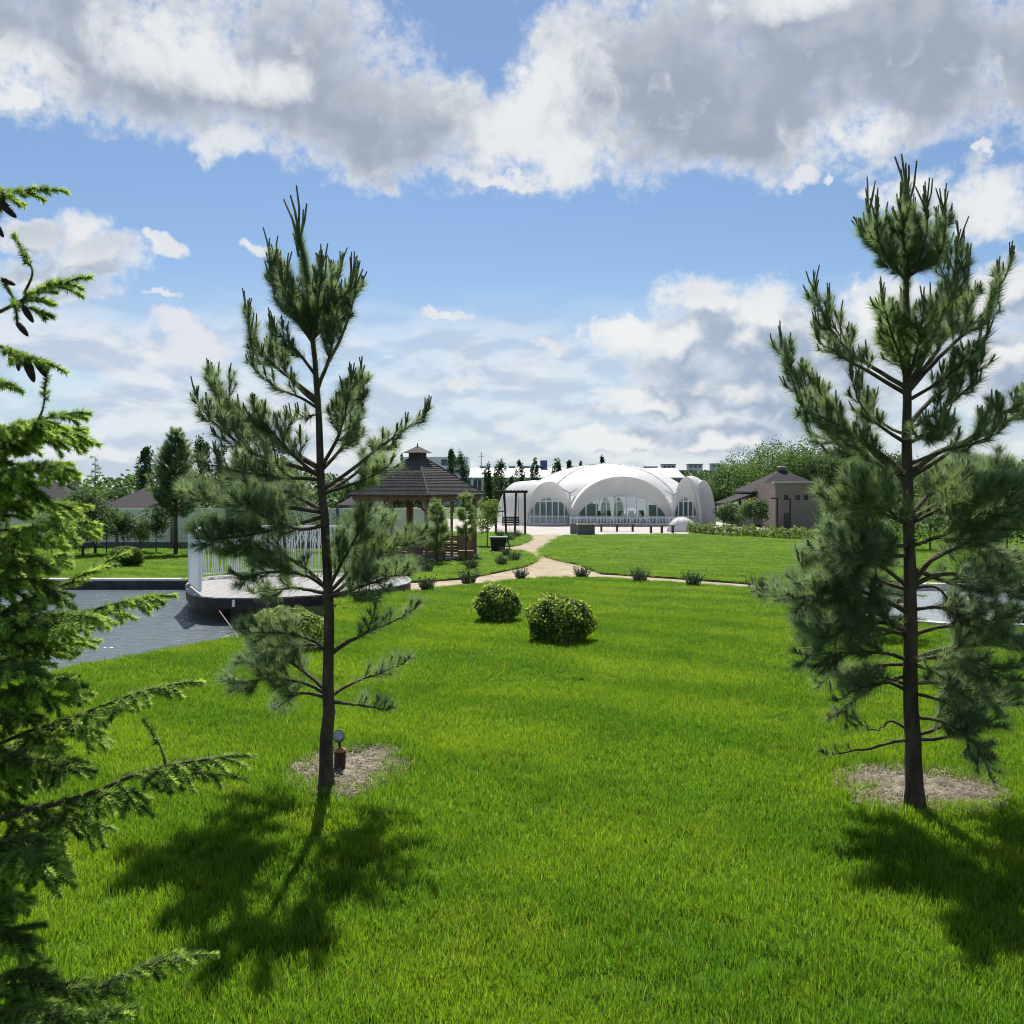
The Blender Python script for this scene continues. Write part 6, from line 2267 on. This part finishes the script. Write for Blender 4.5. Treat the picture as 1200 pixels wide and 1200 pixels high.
hip_house(110, 196, 597, 571, 58, 'house with dark hip roof behind the fence, next to the tall pine')
hip_house(-30, 90, 597, 566, 56, 'house with broad dark hip roof behind the fence, beside the spruce')
hip_house(395, 440, 592, 577, 66, 'low dark roofed house behind the fence, left of the gazebo')


# ================================================================== long white building
def long_building():
    y = 150.0
    S = y / F
    X = lambda p: (p - 600) * S
    Z = lambda p: EYE - (p - HOR) * S
    z0 = hz(y)
    b = thing('long_building', (X(600), y + 6, z0), 'long white flat roofed building with glazed front behind the poplars', 'building')
    x0, x1 = X(430), X(800)
    MB().box(((x0 + x1) / 2, y + 6, (z0 + Z(560)) / 2), (x1 - x0, 12, Z(560) - z0)).build('wall', M_PANELS, b)
    m = MB()
    za, zc = Z(560.5), Z(560.5) + 0.15
    m.add([(x0 - .3, y - .5, zc), (x1 + .3, y - .5, zc), (x1 + .3, y + 8, EYE - (548.5 - HOR) / F * (y + 8)), (x0 - .3, y + 8, EYE - (548.5 - HOR) / F * (y + 8)),
           (x0 - .3, y - .5, za), (x1 + .3, y - .5, za), (x1 + .3, y + 12, za), (x0 - .3, y + 12, za), (x1 + .3, y + 12, zc), (x0 - .3, y + 12, zc)],
          [(0, 1, 2, 3), (0, 4, 5, 1), (3, 2, 8, 9), (7, 6, 5, 4), (9, 8, 6, 7)])
    m.build('sloping_roof', M_WALLW, b)
    n = 30
    for i in range(n):
        xa = x0 + (x1 - x0) * (i + 0.5) / n
        w = MB().box((xa, y - 0.03, (Z(563) + Z(578)) / 2), ((x1 - x0) / n * 0.62, 0.14, Z(563) - Z(578))).build('window', M_DARKGLASS, b)
        MB().box((xa, y - 0.06, (Z(563) + Z(578)) / 2), (0.10, 0.12, Z(563) - Z(578))).build('mullion', M_FRAME, w)
        MB().box((x0 + (x1 - x0) * i / n, y - 0.05, (Z(561) + Z(592)) / 2), (0.35, 0.3, Z(561) - Z(592))).build('pilaster', M_WALLW, b)
    # raised roof block with dark windows, roof railing, sign box, mast
    MB().box(((X(468) + X(548)) / 2, y + 6, (Z(549) + Z(536)) / 2 + .01), (X(548) - X(468), 8, Z(536) - Z(551))).build('roof_block', M_WALLW, b)
    for px in (498, 519, 525, 538):
        MB().box((X(px), y + 1.95, Z(541.5)), (0.75 if px != 538 else 1.1, 0.12, 0.95)).build('window', M_DARKGLASS, b)
    MB().box((X(439), y + 5, Z(545)), (X(452) - X(425), 8, 1.3)).build('roof_block', M_PANELS, b)
    MB().box((X(639), y + 7.6, Z(542.6)), (1.15, 1.2, 1.25)).build('sign_box', M_BLUE, b)
    for px in range(560, 716, 9):
        MB().box((X(px), y + 8.0, Z(546.2)), (0.06, 0.06, Z(544.5) - Z(549))).build('rail_post', M_FRAME, b)
        if px % 18 == 2:
            MB().box((X(px + 4), y + 8.6, Z(546.8)), (1.1, 1.0, 0.5)).build('roof_unit', M_GREY, b)
    MB().box(((X(556) + X(716)) / 2, y + 8.0, Z(544.0)), (X(716) - X(556), 0.07, 0.07)).build('rail', M_FRAME, b)
    mx = X(563)
    MB().tube([(mx, y + 4, Z(549)), (mx, y + 4, Z(528))], [0.10, 0.05], 6).build('mast', M_GREY, b)
    for zz, l in ((534, 0.9), (531, 0.6)):
        MB().box((mx, y + 4, Z(zz)), (l, 0.06, 0.06)).build('cross_arm', M_GREY, b)


long_building()


# ================================================================== far hill with houses
def hill():
    rg = np.random.default_rng(4)
    xs = np.linspace(-900, 1300, 120)
    ys = np.linspace(900, 1900, 26)
    X, Y = np.meshgrid(xs, ys)
    prof = np.exp(-((X - 420) / 420.0) ** 2) * 24
    Z = prof * np.clip((Y - 900) / 420, 0, 1) ** 0.8 * np.clip((1900 - Y) / 300, 0, 1) - 2.2 + rg.normal(size=X.shape) * 0.35
    n, m = X.shape
    idx = np.arange(n * m).reshape(n, m)
    Fq = np.stack([idx[:-1, :-1], idx[:-1, 1:], idx[1:, 1:], idx[1:, :-1]], -1).reshape(-1, 4)
    o = np_mesh('hill', np.stack([X, Y, Z], -1).reshape(-1, 3), Fq, np.zeros(len(Fq)), [M_HILL], smooth=True)
    tag(o, kind='structure')
    # distant wood on its slope: one mass
    fz = Fuzz()
    k = 9000
    x = rg.uniform(60, 640, k)
    y = rg.uniform(930, 1330, k)
    pz = np.exp(-((x - 420) / 420.0) ** 2) * 24 * np.clip((y - 900) / 420, 0, 1) ** 0.8 - 2.2
    c = np.stack([x, y, pz + rg.uniform(0.5, 5.5, k)], 1)
    fz.leaves(c, 5.0, 0)
    w = fz.build('hillside_wood', [M_LEAFD])
    tag(w, 'distant dark wood covering the far hillside', 'wood', kind='stuff')
    for i, (px, wd, hh, yy, dz) in enumerate(((762, 15, 5, 1300, 0), (783, 16, 6.5, 1320, 1.5), (814, 17, 6, 1330, 2.5), (841, 17, 6, 1310, 3), (800, 9, 4, 1280, -4), (770, 10, 4, 1270, -5), (745, 9, 4, 1290, -3))):
        xx = (px - 600) / F * yy
        zz = EYE + (HOR - 552.5) / F * yy + dz
        wm, hm = wd / F * yy, hh / F * yy
        h = thing('hillside_house', (xx, yy, zz - 3), ['white flat roofed house on the far hill', 'white house with dark upper storey on the far hill, above the tent',
                                                       'broad pale house on the far hill crest', 'pale house on the far hill beside the big trees', 'small white house below the hill crest',
                                                       'small pale house low on the far hill', 'small house at the left end of the hill crest'][i], 'house', None)
        MB().box((xx, yy, zz + hm / 2 - 2), (wm, 12, hm + 4)).build('wall', M_WALLW, h)
        MB().box((xx, yy - .5, zz + hm + 0.5), (wm * 1.06, 14, 0.9)).build('roof', M_GREY, h)
        for j in range(3):
            MB().box((xx + (j - 1) * wm * 0.3, yy - 6.1, zz + hm * 0.62), (wm * 0.2, 0.4, hm * 0.4)).build('window', M_DARKGLASS, h)


hill()

# ================================================================== spotlight at the slender pine
q = Vector((P(398, 905, 5.95).x, 5.95, hz(5.95) + 0.02))
sp = thing('garden_spotlight', q, 'small bronze garden spotlight with amber cap and round grey lens in the mulch', 'spotlight')
S = 5.95 / F
zb = P(398, 903, 5.95).z
zt = P(398, 880, 5.95).z
MB().tube([(q.x, q.y, zb - 0.04), (q.x, q.y, zb + 0.0), (q.x + 0.004, q.y, zt)], [0.030, 0.036, 0.037], 16).build('body', M_LAMPB, sp, smooth=False)
MB().tube([(q.x + .004, q.y, zt), (q.x + .004, q.y, zt + 0.012), (q.x + .004, q.y, zt + 0.022)], [0.040, 0.036, 0.014], 16).build('amber_cap', M_AMBER, sp, smooth=True)
MB().tube([(q.x, q.y + 0.01, zt + 0.01), (q.x - 0.004, q.y + 0.01, zt + 0.06)], 0.009, 8).build('bracket', M_LAMPB, sp)
hc = Vector((q.x - 0.006, q.y - 0.005, P(397, 862, 5.95).z))
dn = Vector((0.05, -0.80, 0.55)).normalized()
hd = MB().tube([hc - dn * 0.05, hc - dn * 0.03, hc], [0.022, 0.036, 0.038], 18).build('lamp_head', M_BLACK, sp)
MB().tube([hc + dn * 0.0005, hc + dn * 0.006], [0.034, 0.032], 18).build('lens', M_LENS, hd, smooth=False)
# rim ring
m = MB()
u = dn.cross(Vector((1, 0, 0))).normalized()
w = dn.cross(u)
pts = [hc + dn * 0.004 + (u * math.cos(a) + w * math.sin(a)) * 0.036 for a in np.linspace(0, 2 * math.pi, 25)]
m.tube(pts, 0.0038, 6)
m.build('rim', M_GREY, hd, smooth=True)
